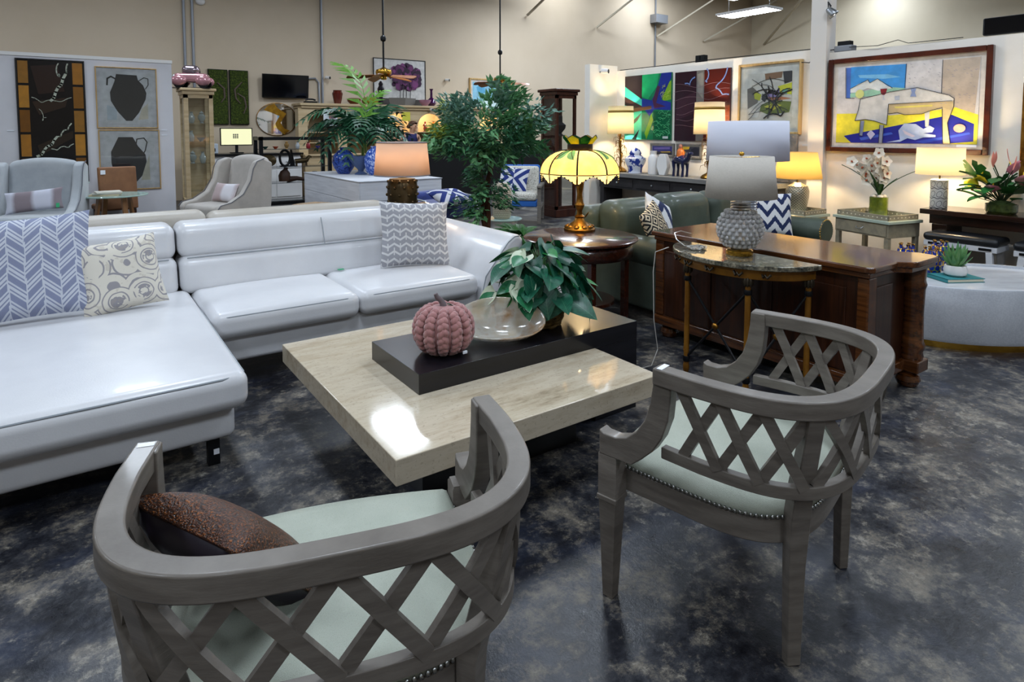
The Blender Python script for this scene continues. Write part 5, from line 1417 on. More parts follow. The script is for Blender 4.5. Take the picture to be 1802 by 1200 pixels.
# ---------------------------------------------------------------- the woman
def skin_mesh(name, verts, edges, radii, root, m, sub=2):
    me = bpy.data.meshes.new(name); me.from_pydata(verts, edges, []); me.update()
    o = bpy.data.objects.new(name, me); COL.objects.link(o)
    o.modifiers.new('skin', 'SKIN')
    if not me.skin_vertices:
        bm = bmesh.new(); bm.from_mesh(me); bm.verts.layers.skin.verify(); bm.to_mesh(me); bm.free()
    sv_ = me.skin_vertices[0].data
    for i, r in enumerate(radii):
        sv_[i].radius = (r, r) if not isinstance(r, tuple) else r; sv_[i].use_root = (i == root)
    q = o.modifiers.new('sub', 'SUBSURF'); q.levels = sub; q.render_levels = sub
    dg = bpy.context.evaluated_depsgraph_get(); dg.update()
    out = bpy.data.meshes.new_from_object(o.evaluated_get(dg))
    bpy.data.objects.remove(o)
    out.materials.clear(); out.materials.append(m)
    out.polygons.foreach_set('use_smooth', [True] * len(out.polygons))
    out.name = name
    return out
M_SKIN = mat('warm skin', '#cf9a7a', .5, 0, '#d8a685', 20)
wm = thing('person', 'woman in a navy sleeveless top leaning at the counter, one hand raised', 'person', (6.40, 13.17, 0), R(-35)); wm.scale = (1.03, 1.03, 1.03)
vs = [(-.06, .03, .93), (-.05, .02, 1.08), (-.03, .01, 1.24), (-.02, 0, 1.37), (.0, 0, 1.45), (.03, -.01, 1.53), (.035, 0, 1.60), (.03, .0, 1.67),
      (-.17, 0, 1.38), (-.30, -.05, 1.28), (-.40, -.10, 1.21), (-.36, -.13, 1.34), (-.31, -.14, 1.45),
      (.13, 0, 1.37), (.19, -.02, 1.22), (.21, -.05, 1.08), (.24, -.10, .98), (.25, -.16, .97),
      (-.15, .03, .88), (-.16, .02, .50), (-.16, .05, .08), (-.16, -.08, .045), (.03, .03, .88), (.04, .02, .50), (.04, .05, .08), (.04, -.08, .045)]
es = [(0, 1), (1, 2), (2, 3), (3, 4), (4, 5), (5, 6), (6, 7), (3, 8), (8, 9), (9, 10), (10, 11), (11, 12), (3, 13), (13, 14), (14, 15), (15, 16), (16, 17), (0, 18), (18, 19), (19, 20), (20, 21), (0, 22), (22, 23), (23, 24), (24, 25)]
rs = [.14, .125, .135, .12, .052, .066, .088, .06, .058, .045, .04, .034, .024, .058, .045, .04, .034, .026, .095, .062, .042, .035, .095, .062, .042, .035]
bme = skin_mesh('body', vs, es, rs, 0, M_SKIN)
g = MB()
def fingers(g, c, d, side, k=1):
    c, d, side = Vector(c), Vector(d).normalized(), Vector(side).normalized()
    nrm = d.cross(side)
    for i, L in enumerate((.062, .074, .078, .07)):
        b0 = c + d * .03 + side * (.028 - .0185 * i)
        g.tube([c + side * (.02 - .013 * i), b0, b0 + d * L * .55 + nrm * .006 * k, b0 + d * L * .8 + nrm * .026 * k, b0 + d * L * .85 + nrm * .045 * k], [.012, .0095, .009, .008, .006], 7)
    g.tube([c - d * .02 + side * .02, c + side * .045, c + side * .058 + d * .03 + nrm * .01 * k, c + side * .05 + d * .055 + nrm * .02 * k], [.013, .012, .010, .007], 7)
    g.ball(tuple(c), (.032, .022, .036), 8, 6)
fingers(g, (-.30, -.14, 1.475), (.15, -.05, 1), (1, 0, -.1)); fingers(g, (.25, -.17, .96), (.1, -.6, -.6), (-1, 0, 0))
hd = Vector((.035, 0, 1.595)); fz = Vector((.92, -.40, 0)).normalized(); sd = Vector((-fz.y, fz.x, 0))
def hp(f, s_, z): return tuple(hd + fz * f + sd * s_ + Vector((0, 0, z)))
g.tube([hp(.075, 0, .03), hp(.092, 0, .0), hp(.108, 0, -.022), hp(.085, 0, -.03)], [.009, .011, .014, .008], 7)      # nose
g.tube([hp(.072, -.028, -.055), hp(.088, 0, -.055), hp(.072, .028, -.055)], [.004, .008, .004], 6)                   # lips
g.ball(hp(.068, 0, -.09), (.022, .022, .02), 8, 6)                                                               # chin
for s_ in (-1, 1):
    g.ball(hp(-.005, s_ * .086, -.01), (.018, .012, .028), 8, 6)                                                  # ears
    g.tube([hp(.07, s_ * .05, .03), hp(.084, s_ * .032, .036), hp(.087, s_ * .012, .03)], .006, 5)                  # brow
tmp = g.mesh('face', M_SKIN, 80)
bm = bmesh.new(); bm.from_mesh(bme); bm.from_mesh(tmp); bm.to_mesh(bme); bm.free()
bme.polygons.foreach_set('use_smooth', [True] * len(bme.polygons))
link('body', bme, wm)
g = MB()
for s_ in (-1, 1): g.ball(hp(.078, s_ * .031, .012), (.009, .009, .007), 8, 6)
g.build('eyes', mat('dark eyes', '#17120f', .2), wm, 80)
M_HAIR = mat('brown hair', '#4d3220', .6, 0, '#5a3a22', 30, (1, 1, 6))
g = MB().surf(lambda u, v: tuple(hd + Vector((0, 0, .018)) + fz * (.108 * math.cos(2 * PI * u) * math.sin(v * PI * .62) - .022) + sd * (.102 * math.sin(2 * PI * u) * math.sin(v * PI * .62)) + Vector((0, 0, .112 * math.cos(v * PI * .62) + .11 * max(0, math.cos(2 * PI * u)) ** .7 * v * v))), 24, 10, True)
g.ball(hp(-.125, 0, .0), (.05, .05, .045), 12, 8)
g.build('hair', M_HAIR, wm, 80)
tv_ = [(-.06, .03, .86), (-.05, .02, 1.08), (-.03, .01, 1.24), (-.02, 0, 1.355), (-.15, 0, 1.385), (.12, 0, 1.375)]
link('navy_top', skin_mesh('navy_top', tv_, [(0, 1), (1, 2), (2, 3), (3, 4), (3, 5)], [.17, .155, .168, .14, .074, .074], 0, mat('navy jersey', '#1a1d52', .8)), wm)
link('trousers', skin_mesh('trousers', [(-.06, .03, .95), (-.15, .03, .86), (-.16, .02, .50), (-.16, .05, .10), (.03, .03, .86), (.04, .02, .50), (.04, .05, .10)], [(0, 1), (1, 2), (2, 3), (0, 4), (4, 5), (5, 6)], [.15, .11, .078, .06, .11, .078, .06], 0, mat('black trousers', '#121216', .8)), wm)

# ================================================================ ceiling fans
M_BLADE = wood('orange oak blade', '#8a4a1a', '#b06a2c', .4, 5, 1, .2)
def fan(loc, rz, label):
    x, y, z = loc
    t = thing('ceiling_fan', label, 'ceiling fan', loc, rz, 'ceiling fans on long rods')
    MB().tube([(0, 0, .14), (0, 0, 7.15 - z)], .018, 8).build('down_rod', M_BLKMETAL, t)
    MB().lathe([(.02, .62), (.05, .64), (.055, .68), (.05, .71), (.02, .74)], 14).build('rod_coupling', M_BLKMETAL, t)
    MB().lathe([(0, -.02), (.08, -.02), (.14, .02), (.15, .06), (.14, .10), (.05, .13), (.02, .15)], 24).build('motor_housing', M_BRASS, t)
    MB().lathe([(0, -.09), (.05, -.08), (.06, -.05), (.05, -.02)], 16).build('switch_cup', M_BRASS, t)
    for k in range(5):
        a = k * 2 * PI / 5; s0 = MB()
        b = MB().prism([(.17, -.045), (.6, -.075), (.66, -.06), (.68, 0), (.66, .06), (.6, .075), (.17, .045)], -.004, .004)
        o = b.build('blade', M_BLADE, t); o.rotation_euler = (R(24), R(5), a)
        MB().box(.06, .2, -.02, .02, -.012, -.004).build('blade_arm', M_BRASS, o)
    return t
fan((4.78, 11.0, 2.58), .3, 'brass ceiling fan with orange wooden blades, hanging before the purple tree picture')
fan((8.07, 12.0, 2.66), .55, 'brass ceiling fan with orange wooden blades, hanging above the ficus')

# ================================================================ ficus
fc = thing('ficus_tree', 'tall leafy ficus tree with a dark trunk behind the white sofa arm', 'tree', (3.75, 5.86, 0))
M_BARK = mat('dark bark', '#3a2218', .8, 0, '#55301f', 14, (1, 1, .3), bump=.006, bs=30)
MB().lathe([(0, 0), (.15, 0), (.19, .30), (.17, .30), (.16, .26), (0, .26)], 24).build('pot', mat('black planter', '#17181a', .5), fc)
MB().tube([(0, 0, .26), (.03, .01, .6), (.0, .0, .9), (.06, -.02, 1.15), (.04, .0, 1.45)], [.04, .035, .032, .026, .018], 9).build('trunk', M_BARK, fc)
MB().tube([(.03, .0, .26), (-.03, .03, .6), (-.02, .03, .9), (-.06, .05, 1.2), (-.1, .06, 1.5)], [.03, .026, .024, .02, .012], 8).build('trunk', M_BARK, fc)
LG = [mat('ficus green', '#2f6244', .45, 0, '#3f7a54', 20), mat('ficus mid green', '#4c8256', .45, 0, '#669c66', 20), mat('ficus yellow green', '#b3b84a', .5, 0, '#93a64c', 20), mat('ficus highlight grey green', '#6a8f80', .45, 0, '#46705e', 20)]
rnd = random.Random(17)
def leafy(n, L, spread, leafL=.075, leafW=.03):
    g = MB(); g.tube([(0, 0, 0), (0, L * .5, .02), (0, L, -.02)], [.006, .004, .002], 5)
    for i in range(n):
        f = .15 + .85 * i / n; az = rnd.uniform(-1.5, 1.5) if i < n - 1 else 0
        d = Vector((math.sin(az), math.cos(az), rnd.uniform(-.55, .4))).normalized(); s_ = d.cross(Vector((rnd.uniform(-.5, .5), rnd.uniform(-.5, .5), 1))).normalized()
        up = s_.cross(d); p = Vector((rnd.uniform(-1, 1) * spread, L * f, rnd.uniform(-1, 1) * spread)); ll = leafL * rnd.uniform(.8, 1.25); w = leafW * rnd.uniform(.8, 1.2)
        g.add([p, p + d * ll * .4 + s_ * w / 2, p + d * ll, p + d * ll * .4 - s_ * w / 2, p + d * ll * .45 - up * w * .2], [(0, 1, 4), (1, 2, 4), (2, 3, 4), (3, 0, 4)])
    return g
FM = {}
for c in range(4):
    for q in range(3): FM[c, q] = leafy(40, .36, .075, .10, .042).mesh('leafy_branch', LG[c], 0)
for i in range(120):
    a = rnd.uniform(0, 2 * PI); ph = math.asin(rnd.uniform(-.75, 1)); k = rnd.uniform(.35, .8)
    d = Vector((math.cos(a) * math.cos(ph), math.sin(a) * math.cos(ph), math.sin(ph)))
    p = Vector((.05 + .60 * d.x * k, .0 + .60 * d.y * k, 1.54 + .40 * d.z * k))
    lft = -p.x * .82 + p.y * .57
    c = 2 if (lft > .26 and p.z > 1.48 and rnd.random() < .75) else (3 if p.z > 1.6 and rnd.random() < .6 else (0 if rnd.random() < .4 else 1))  # grey-green on upper branches paints the crown's highlights into the leaf colour
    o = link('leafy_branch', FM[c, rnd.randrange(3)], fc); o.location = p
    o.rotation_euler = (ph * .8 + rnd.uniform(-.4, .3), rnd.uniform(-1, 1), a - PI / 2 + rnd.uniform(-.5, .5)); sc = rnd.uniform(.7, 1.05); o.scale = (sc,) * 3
for i in range(26):
    a = rnd.uniform(0, 2 * PI); o = link('leafy_branch', FM[rnd.choice((0, 0, 1)), rnd.randrange(3)], fc); z = rnd.uniform(.62, 1.2)
    o.location = (.05 * math.cos(a), .05 * math.sin(a), z); o.rotation_euler = (rnd.uniform(-.6, .1), 0, a - PI / 2); sc = rnd.uniform(.6, .95); o.scale = (sc,) * 3
# fern under the tree
fr = thing('potted_fern', 'small green fern in a dark pot at the foot of the ficus', 'plant', (4.12, 5.72, 0), 0)
MB().lathe([(0, 0), (.13, 0), (.16, .22), (.14, .22), (0, .2)], 20).build('pot', MATS['black planter'], fr)
M_FERN = mat('fern green', '#3f7a36', .5, 0, '#2c5f2c', 15)
def frond(L, W, n, droop, tip=.6, lw=.012, up=.25, ang=.55):
    """pinnate leaf along +Y: midrib with paired blades"""
    g = MB(); P = [Vector((0, L * f * (1 - .15 * droop * f), up * L * math.sin(f * PI * .55) - droop * L * f ** 2.2)) for f in [i / 10 for i in range(11)]]
    g.tube(P, [.008 * (1 - .8 * i / 10) for i in range(11)], 5)
    for i in range(n):
        f = .16 + .84 * i / (n - 1); x = min(9.999, f * 10); j = int(x); p = P[j].lerp(P[j + 1], x - j); d = (P[j + 1] - P[j]).normalized()
        ll = W * math.sin(PI * (f * .8 + .17)) ** .8 + .02
        for s_ in (-1, 1):
            o_ = (Vector((s_, 0, 0)) * math.cos(ang) + d * math.sin(ang)).normalized()
            q1 = p + o_ * ll * .5 + Vector((0, 0, .01)); q2 = p + o_ * ll + Vector((0, 0, -ll * .28)); wv = d * lw
            g.add([p - wv * .4, q1 - wv, q2, q1 + wv, p + wv * .4], [(0, 1, 3, 4), (1, 2, 3)])
    return g
FERN = [frond(.42, .07, 22, .5).mesh('frond', M_FERN, 0), frond(.5, .08, 24, .75).mesh('frond', M_FERN, 0)]
for i in range(18):
    o = link('frond', FERN[i % 2], fr); o.location = (0, 0, .22); o.rotation_euler = (R(rnd.uniform(15, 55)), 0, i * 2.399)
# ================================================================ white plinth, vases and palm
pb = thing('white_plinth', 'low white rough-sawn display plinth carrying blue vases', 'plinth', (0, 0, 0))
X(3.185, 4.435, 8.195, 10.635, .0, .845).build('core', mat('whitewashed wood', '#d4d6dc', .7, 0, '#c0c2c8', 3, (.6, .6, 9)), pb, bev=.004)
for k in range(3):
    X(3.17, 3.185, 8.18, 10.65, .282 * k + .003, .282 * k + .279).build('board', MATS['whitewashed wood'], pb, bev=.003)
    X(3.186, 4.45, 8.18, 8.195, .282 * k + .003, .282 * k + .279).build('board', MATS['whitewashed wood'], pb, bev=.003)
X(3.16, 4.46, 8.17, 10.66, .845, .852).build('top_board', MATS['whitewashed wood'], pb)
def bluew(name, lo, hi):
    m, nt, b = newmat(name); vec, _ = coords(nt); n = noise(nt, vec, 26, 6, .7)
    nt.links.new(ramp(nt, n, [(.42, lo), (.52, '#3f5fb0'), (.60, hi)]), b.inputs['Base Color']); b.inputs['Roughness'].default_value = .12; return m
lathe_thing('ceramic_vase', 'round deep blue glazed vase on the white plinth left of the footed bowl', 'vase', [(0, 0), (.09, 0), (.16, .10), (.185, .19), (.17, .29), (.10, .37), (.06, .39), (.065, .43), (.05, .43)], bluew('deep cobalt glaze', '#0d1c5c', '#2a47a8'), (3.57, 9.85, .853), 28)
lathe_thing('ceramic_vase', 'blue and white crackle vase on the white plinth right of the footed bowl', 'vase', [(0, 0), (.08, 0), (.135, .06), (.16, .18), (.155, .28), (.11, .38), (.055, .42), (.065, .455), (.05, .455)], bluew('crackle blue glaze', '#2547a0', '#b9c8ec'), (3.86, 9.28, .853), 28)
lathe_thing('footed_bowl', 'slate blue footed bowl between the two blue vases', 'bowl', [(0, 0), (.10, 0), (.10, .012), (.04, .05), (.05, .08), (.13, .16), (.21, .29), (.2, .29), (.11, .15), (0, .09)], mat('slate blue ceramic', '#4d6088', .4), (3.74, 9.55, .853), 32)
pm = thing('potted_palm', 'large arching palm in a white pot on the white plinth', 'plant', (4.02, 10.1, .853))
MB().lathe([(0, 0), (.1, 0), (.14, .22), (.12, .22), (.11, .18), (0, .18)], 20).build('pot', M_WHITEP, pm)
M_PALM = [mat('dark palm green', '#16482f', .4, 0, '#235c3a', 12), mat('bright palm green', '#5f9a32', .4, 0, '#7fb348', 12)]
FP = [frond(1.25, .44, 14, .62, lw=.034, up=.5).mesh('frond', M_PALM[0], 0), frond(1.05, .38, 14, .8, lw=.032, up=.55).mesh('frond', M_PALM[0], 0), frond(1.5, .46, 13, .30, lw=.036, up=.6).mesh('frond', M_PALM[1], 0), frond(.95, .34, 13, .95, lw=.032, up=.6).mesh('frond', M_PALM[0], 0)]
for az, el, k, sc in ((35, 52, 2, 1.0), (-75, 45, 2, .72), (-40, 30, 0, 1), (-62, 34, 0, 1.05), (-85, 22, 1, 1), (60, 18, 1, 1), (85, 14, 0, .9), (110, 8, 3, 1), (140, 5, 3, 1), (-120, 10, 3, 1), (-150, 22, 1, .85), (175, 12, 1, .9), (10, 30, 0, .9), (-20, 45, 0, .85), (70, 40, 1, .8), (-100, 40, 1, .9), (130, 35, 3, .85), (-35, 10, 3, 1.1), (-55, 15, 1, 1.1), (30, 12, 1, 1.1), (95, 25, 0, 1.05), (-10, 15, 3, 1.1), (-70, 5, 3, 1.05), (155, 20, 0, .9)):
    o = link('frond', FP[k], pm); o.location = (.02 * math.cos(az), .02 * math.sin(az), .45); o.rotation_euler = (R(el), 0, R(az)); o.scale = (sc,) * 3
for i in range(5): MB().tube([(.04 * math.cos(i * 1.3), .04 * math.sin(i * 1.3), .15), (.03 * math.cos(i * 1.3 + .3), .03 * math.sin(i * 1.3 + .3), .5)], .014, 7).build('cane', mat('palm cane', '#6f8a3c', .5), pm)

# studded lamp behind the sofa
st_ = thing('sofa_table', 'narrow black table behind the white sofa carrying the studded lamp', 'table', (2.66, 5.72, 0)); X(-.35, .35, -.2, .2, .76, .80).build('table_top', M_BLACK, st_, bev=.004)
for sx in (-.31, .31):
    for sy in (-.16, .16): X(sx - .02, sx + .02, sy - .02, sy + .02, 0, .76).build('leg', M_BLKMETAL, st_)
lp = thing('studded_lamp', 'lamp with a peach drum shade and a bronze barrel base covered in studs', 'lamp', (2.66, 5.70, .80))
M_BRZ = mat('dark bronze metal', '#54462e', .3, .7)
MB().lathe([(0, 0), (.12, 0), (.145, .06), (.15, .15), (.145, .24), (.125, .275), (.06, .28), (.02, .29), (.015, .36)], 28).build('base', M_BRZ, lp)
for lv, (z, r) in enumerate(((.05, .14), (.12, .15), (.19, .149), (.25, .138))):
    for k in range(10):
        a = (k + .5 * (lv % 2)) * 2 * PI / 10; MB().ball((r * math.cos(a), r * math.sin(a), z), .016, 8, 6).build('stud', M_BRZ, lp)
MB().lathe([(.275, .31), (.245, .635)], 48, caps=False).build('lamp_shade', M_SHP, lp, 80, solid=.003)
for z, r in ((.312, .276), (.633, .246)): MB().tube([(r * math.cos(t), r * math.sin(t), z) for t in arc(47, 0, 2 * PI * 47 / 48)], .006, 6, True).build('shade_trim', mat('grey trim', '#7d7a80', .7), lp)
MB().ball((0, 0, .43), (.03, .03, .04), 10, 8).build('light_bulb', MATS['glowing bulb'], lp)
bulb(lp, (0, 0, .47), 6, (1, .76, .55), .09)

# ================================================================ blue seating
M_VEL = mat('royal blue velvet', '#142a6d', .7, 0, '#1c378c', 6, sheen=.5)
bl = thing('lounge_chair', 'navy velvet lounge chair with a curved chrome arm behind the sofa', 'chair', (3.95, 7.36, 0), R(15))
MB().rbox(-.42, .42, -.35, .35, .40, .60, .06, .02).build('seat', M_VEL, bl, 60); MB().rbox(-.42, .42, .28, .48, .5, .72, .06).build('backrest', M_VEL, bl, 60)
for sx in (-1, 1): MB().tube([(sx * .44, -.3, 0), (sx * .44, -.34, .4), (sx * .44, -.25, .66), (sx * .44, .1, .7), (sx * .44, .4, .6), (sx * .44, .42, 0)], .014, 8).build('chrome_arm', M_STEEL, bl, 70)
def maze(name, c1, c2, s=9):
    m, nt, b = newmat(name); vec, (x, y, z) = coords(nt)
    cell = ((x * s * .35).fl() + (z * s * .35).fl()).md(2)
    p = (x + z) * s * .7; q = (x - z) * s * .7
    f = (p.fr().gt(.55)) * cell + (q.fr().gt(.55)) * (cell * -1 + 1)
    nt.links.new(mixc(nt, f, c1, c2), b.inputs['Base Color']); b.inputs['Roughness'].default_value = .9; return m
M_MAZE = maze('navy and white key fabric', '#23357c', '#d9dbe2')
pillow('throw_pillow', 'blue and white patterned pillow lying on the navy lounge chair', .5, .4, .16, M_MAZE, (3.93, 6.98, .70), (R(-72), 0, R(10)))
bc = thing('wooden_armchair', 'grey wooden armchair with blue upholstery and a speckled seat cushion', 'chair', (6.25, 8.72, 0), R(-42))
M_GW = mat('grey weathered wood', '#7d776f', .6, 0, '#68625b', 8, (1, 1, 5)); M_SPK = mat('speckled linen', '#d9d6cc', .9, 0, '#8a8578', 70, lo=.5, hi=.62); M_BLU = mat('bright blue fabric', '#2560b0', .8)
for sx in (-1, 1):
    for sy, h in ((-.36, .62), (.34, .62)): X(sx * .38 - .03, sx * .38 + .03, sy - .03, sy + .03, 0, h).build('leg', M_GW, bc, bev=.005)
    X(sx * .38 - .035, sx * .38 + .035, -.42, .40, .60, .64).build('armrest', M_GW, bc, bev=.008); X(sx * .38 - .02, sx * .38 + .02, -.34, .34, .24, .30).build('side_rail', M_GW, bc)
X(-.34, .34, -.36, .34, .28, .38).build('seat_base', M_BLU, bc, bev=.02); MB().rbox(-.34, .34, -.38, .28, .38, .51, .05, .015).build('seat_cushion', M_SPK, bc, 60)
MB().rbox(-.34, .34, .18, .34, .38, .95, .05, 0, 6, lean(.2, .4)).build('back_shell', M_BLU, bc, 60); MB().rbox(-.33, .33, .08, .24, .46, .93, .06, 0, 6, lean(.2, .4)).build('back_cushion', M_SPK, bc, 60)
pillow('throw_pillow', 'navy and white key-pattern pillow on the grey wooden armchair', .50, .44, .13, M_MAZE, (6.14, 8.72, .72), (R(-22), R(8), R(-42)))
gst = thing('drum_side_table', 'white drum side table with a glass top beside the ficus', 'side table', (4.66, 6.85, 0)); MB().lathe([(0, 0), (.18, 0), (.18, .36), (.16, .37), (0, .37)], 28).build('drum', M_WHITEP, gst); MB().lathe([(0, .37), (.24, .37), (.245, .378), (.24, .386), (0, .386)], 36).build('glass_top', mat('green edged glass', '#b9d6cc', .05, alpha=.7), gst)
def wov():
    m, nt, b = newmat('cream basket weave ceramic'); vec, (x, y, z) = coords(nt); u = x.op('ARCTAN2', y) * (16 / PI); v = z * 40
    f = (((u + v.fl().md(2) * .5).fr() - .5).ab()).mx((v.fr() - .5).ab()); nt.links.new(ramp(nt, f, [(.36, '#cfc4ae'), (.48, '#5d5344')]), b.inputs['Base Color']); b.inputs['Roughness'].default_value = .6; return m
lathe_thing('woven_vase', 'tall cream basket-weave vase on the drum side table', 'vase', [(0, 0), (.10, 0), (.12, .03), (.135, .25), (.12, .40), (.07, .47), (.06, .46)], wov(), (4.64, 6.86, .387), 28)

# ================================================================ glass display cabinets
def cabinet(name, label, x0, x1, y0, y1, h, m, shelves, fw=.06, base=.12, mirror=False, solidback=None):
    t = thing(name, label, 'cabinet', (0, 0, 0))
    X(x0 - .01, x1 + .01, y0 - .01, y1 + .01, 0, base).build('base', m, t, bev=.008)
    X(x0 - .05, x1 + .05, y0 - .05, y1 + .05, h - .05, h).build('cornice', m, t, bev=.014, seg=3); X(x0 - .02, x1 + .02, y0 - .02, y1 + .02, h - .11, h - .05).build('frieze', m, t, bev=.008)
    for x in (x0, x1 - fw):
        for y in (y0, y1 - fw): X(x, x + fw, y, y + fw, base, h - .11).build('corner_post', m, t, bev=.004)
    for z in (base, h - .17): 
        X(x0, x1, y0, y0 + .03, z, z + .06).build('door_rail', m, t); X(x0, x0 + .03, y0, y1, z, z + .06).build('side_rail', m, t)
    X(x0 + fw, x1 - fw, y0 + .015, y0 + .02, base + .06, h - .17).build('door_pane', M_PANE, t); X(x0 + .015, x0 + .02, y0 + fw, y1 - fw, base + .06, h - .17).build('side_pane', M_PANE, t)
    X(x1 - .02, x1 - .015, y0 + fw, y1 - fw, base + .06, h - .17).build('side_pane', M_PANE, t)
    X(x0 + .01, x1 - .01, y1 - .015, y1, base, h - .11).build('back_panel', M_MIRROR if mirror else m, t)
    for z in shelves: X(x0 + .03, x1 - .03, y0 + .03, y1 - .03, z - .01, z).build('glass_shelf', M_PANE, t)
    return t
M_DKCAB = wood('dark cherry', '#2a120c', '#4a2415', .3, 4, 2, .4)
cabinet('display_cabinet', 'tall dark cherry glass display cabinet beside the white gallery wing', 6.98, 7.44, 8.6, 9.05, 2.29, M_DKCAB, (1.45, .95, .5), .05, .14)
bu = MB().lathe([(0, 0), (.07, 0), (.07, .02), (.03, .05), (.10, .14), (.11, .20), (.05, .25), (.045, .33), (.05, .36), (0, .37)], 20).build('necklace_bust', mat('black velvet', '#0c0c10', .9)); bu.location = (7.22, 8.8, 1.4505); tag(bu, 'black velvet necklace bust in the dark display cabinet', 'bust')
lathe_thing('silver_bowl', 'silver footed bowl on the lower shelf of the dark display cabinet', 'bowl', KP['bowl'], M_STEEL, (7.2, 8.8, .9505))
cabinet('display_cabinet', 'tall pale pine glass cabinet filled with glassware at the partition end', 1.56, 2.02, 12.0, 12.5, 2.28, M_PINE, (1.68, 1.36, .98, .5), .07, .3)
for i, (x, z, pf, lb) in enumerate(((1.70, 1.68, 'vase', 'left clear glass vase on the top shelf of the pine cabinet'), (1.86, 1.68, 'urn', 'right clear glass urn on the top shelf of the pine cabinet'), (1.68, 1.36, 'jug', 'left clear glass jug on the middle shelf of the pine cabinet'), (1.84, 1.36, 'bowl', 'right clear glass bowl on the middle shelf of the pine cabinet'), (1.70, .98, 'urn', 'left clear glass urn on the lower shelf of the pine cabinet'), (1.86, .98, 'vase', 'right clear glass vase on the lower shelf of the pine cabinet'))):
    lathe_thing('glass_' + pf, lb, pf, KP[pf], mat('frosted crystal', '#c9d6d8', .1, trans=.6, coat=.4), (x, 12.2, z + .0005), 14, 'glassware in the pine cabinet')
# pink toy car ornament
pcr = thing('car_ornament', 'pink and chrome vintage car ornament on top of the pine cabinet', 'ornament', (1.74, 12.2, 2.281), R(-20))
M_PNK = mat('pink enamel', '#b57f86', .2, .3, coat=.6)
MB().rbox(-.28, .26, -.14, .14, .10, .26, .06).build('body', M_PNK, pcr, 60); MB().rbox(-.16, .12, -.12, .12, .22, .40, .08).build('cabin', mat('chrome pink roof', '#9a8a94', .15, .8), pcr, 60)
for sx in (-.19, .19):
    for sy in (-.14, .14): MB().lathe([(0, -.03), (.085, -.03), (.09, 0), (.085, .03), (0, .03)], 18).build('wheel', M_BLKMETAL, pcr, loc=(sx, sy, .09), rot=(R(90), 0, 0)); MB().ball((sx, sy * 1.12, .13), (.13, .05, .09), 12, 8).build('fender', M_PNK, pcr, 80)
X(-.3, -.27, -.13, .13, .06, .12).build('bumper', M_STEEL, pcr, bev=.01); MB().ball((-.27, -.1, .2), .035, 10, 6).build('headlamp', M_STEEL, pcr); MB().ball((-.27, .1, .2), .035, 10, 6).build('headlamp', M_STEEL, pcr)
X(-.32, .3, -.2, .2, 0, .012).build('display_base', M_BLACK, pcr)

# black etagere with ornaments
et = thing('black_etagere', 'low black open shelf unit with glass shelves and dark ornaments', 'shelf', (0, 0, 0))
for x in (2.98, 4.35):
    for y in (12.9, 13.35): X(x, x + .07, y, y + .07, 0, 1.43).build('post', M_BLKMETAL, et)
for z in (.06, 1.36):
    for y in (12.9, 13.35): X(2.98, 4.42, y, y + .05, z, z + .06).build('rail', M_BLKMETAL, et)
    for x in (2.98, 4.35): X(x, x + .05, 12.9, 13.42, z, z + .06).build('rail', M_BLKMETAL, et)
for z in (1.18, .82, .5, .14): X(3.02, 4.38, 12.93, 13.38, z - .012, z).build('glass_shelf', mat('smoked glass shelf', '#3a4448', .1, alpha=.6), et)
def oplate(x, z, label):
    o = MB().lathe([(0, 0), (.14, 0), (.155, .02), (.14, .03), (0, .03)], 24, sy=.8).build('bronze_disc', M_BRZ); o.location = (x, 13.15, z + .125); o.rotation_euler = (R(84), 0, 0); tag(o, label, 'ornament')
oplate(3.20, .82, 'dark oval bronze disc standing on the black shelf unit')
t = thing('ring_sculpture', 'black open-ring sculpture on the black shelf unit', 'sculpture', (3.52, 13.12, .8205)); MB().tube([(.10 * math.cos(a), 0, .17 + .16 * math.sin(a)) for a in arc(23, 0, 2 * PI * 23 / 24)], .025, 8, True).build('ring', M_BLKMETAL, t); X(-.1, .1, -.04, .04, 0, .02).build('foot', M_BLKMETAL, t); MB().prism([(.1, 0), (.2, 0), (.14, .34), (.11, .34)], -.02, .02, 'y').build('fin', M_BLKMETAL, t)
t = thing('torso_figure', 'brown seated torso figure on the lower glass shelf', 'figurine', (3.5, 13.12, .5005)); MB().tube([(0, 0, .02), (.0, 0, .12), (.02, 0, .20), (.03, 0, .26), (.04, 0, .30)], [.11, .12, .10, .04, .045], 12).build('torso', mat('brown wood carving', '#3c2417', .5), t, 70); MB().tube([(.05, 0, .05), (.25, -.02, .07), (.45, 0, .03)], [.07, .045, .03], 10).build('leg', MATS['brown wood carving'], t, 70)
t = thing('horse_figure', 'small dark horse and rider carving on the glass shelf', 'figurine', (3.86, 13.12, .8205)); MB().tube([(-.14, 0, .10), (0, 0, .11), (.1, 0, .12), (.16, 0, .2), (.2, 0, .18)], [.05, .055, .05, .03, .02], 10).build('body', M_BRZ, t, 70); MB().ball((0, 0, .21), (.03, .03, .05), 8, 6).build('rider', M_BRZ, t)
for sx in (-.11, .09):
    for sy in (-.03, .03): MB().tube([(sx, sy, .1), (sx, sy, 0)], .014, 6).build('leg', M_BRZ, t)
lathe_thing('metal_vase', 'round pewter vase on the lower glass shelf of the black unit', 'vase', [(0, 0), (.05, 0), (.10, .07), (.09, .13), (.04, .17), (.05, .2)], mat('dark pewter', '#2c2e30', .25, .8), (4.12, 13.12, .5005))
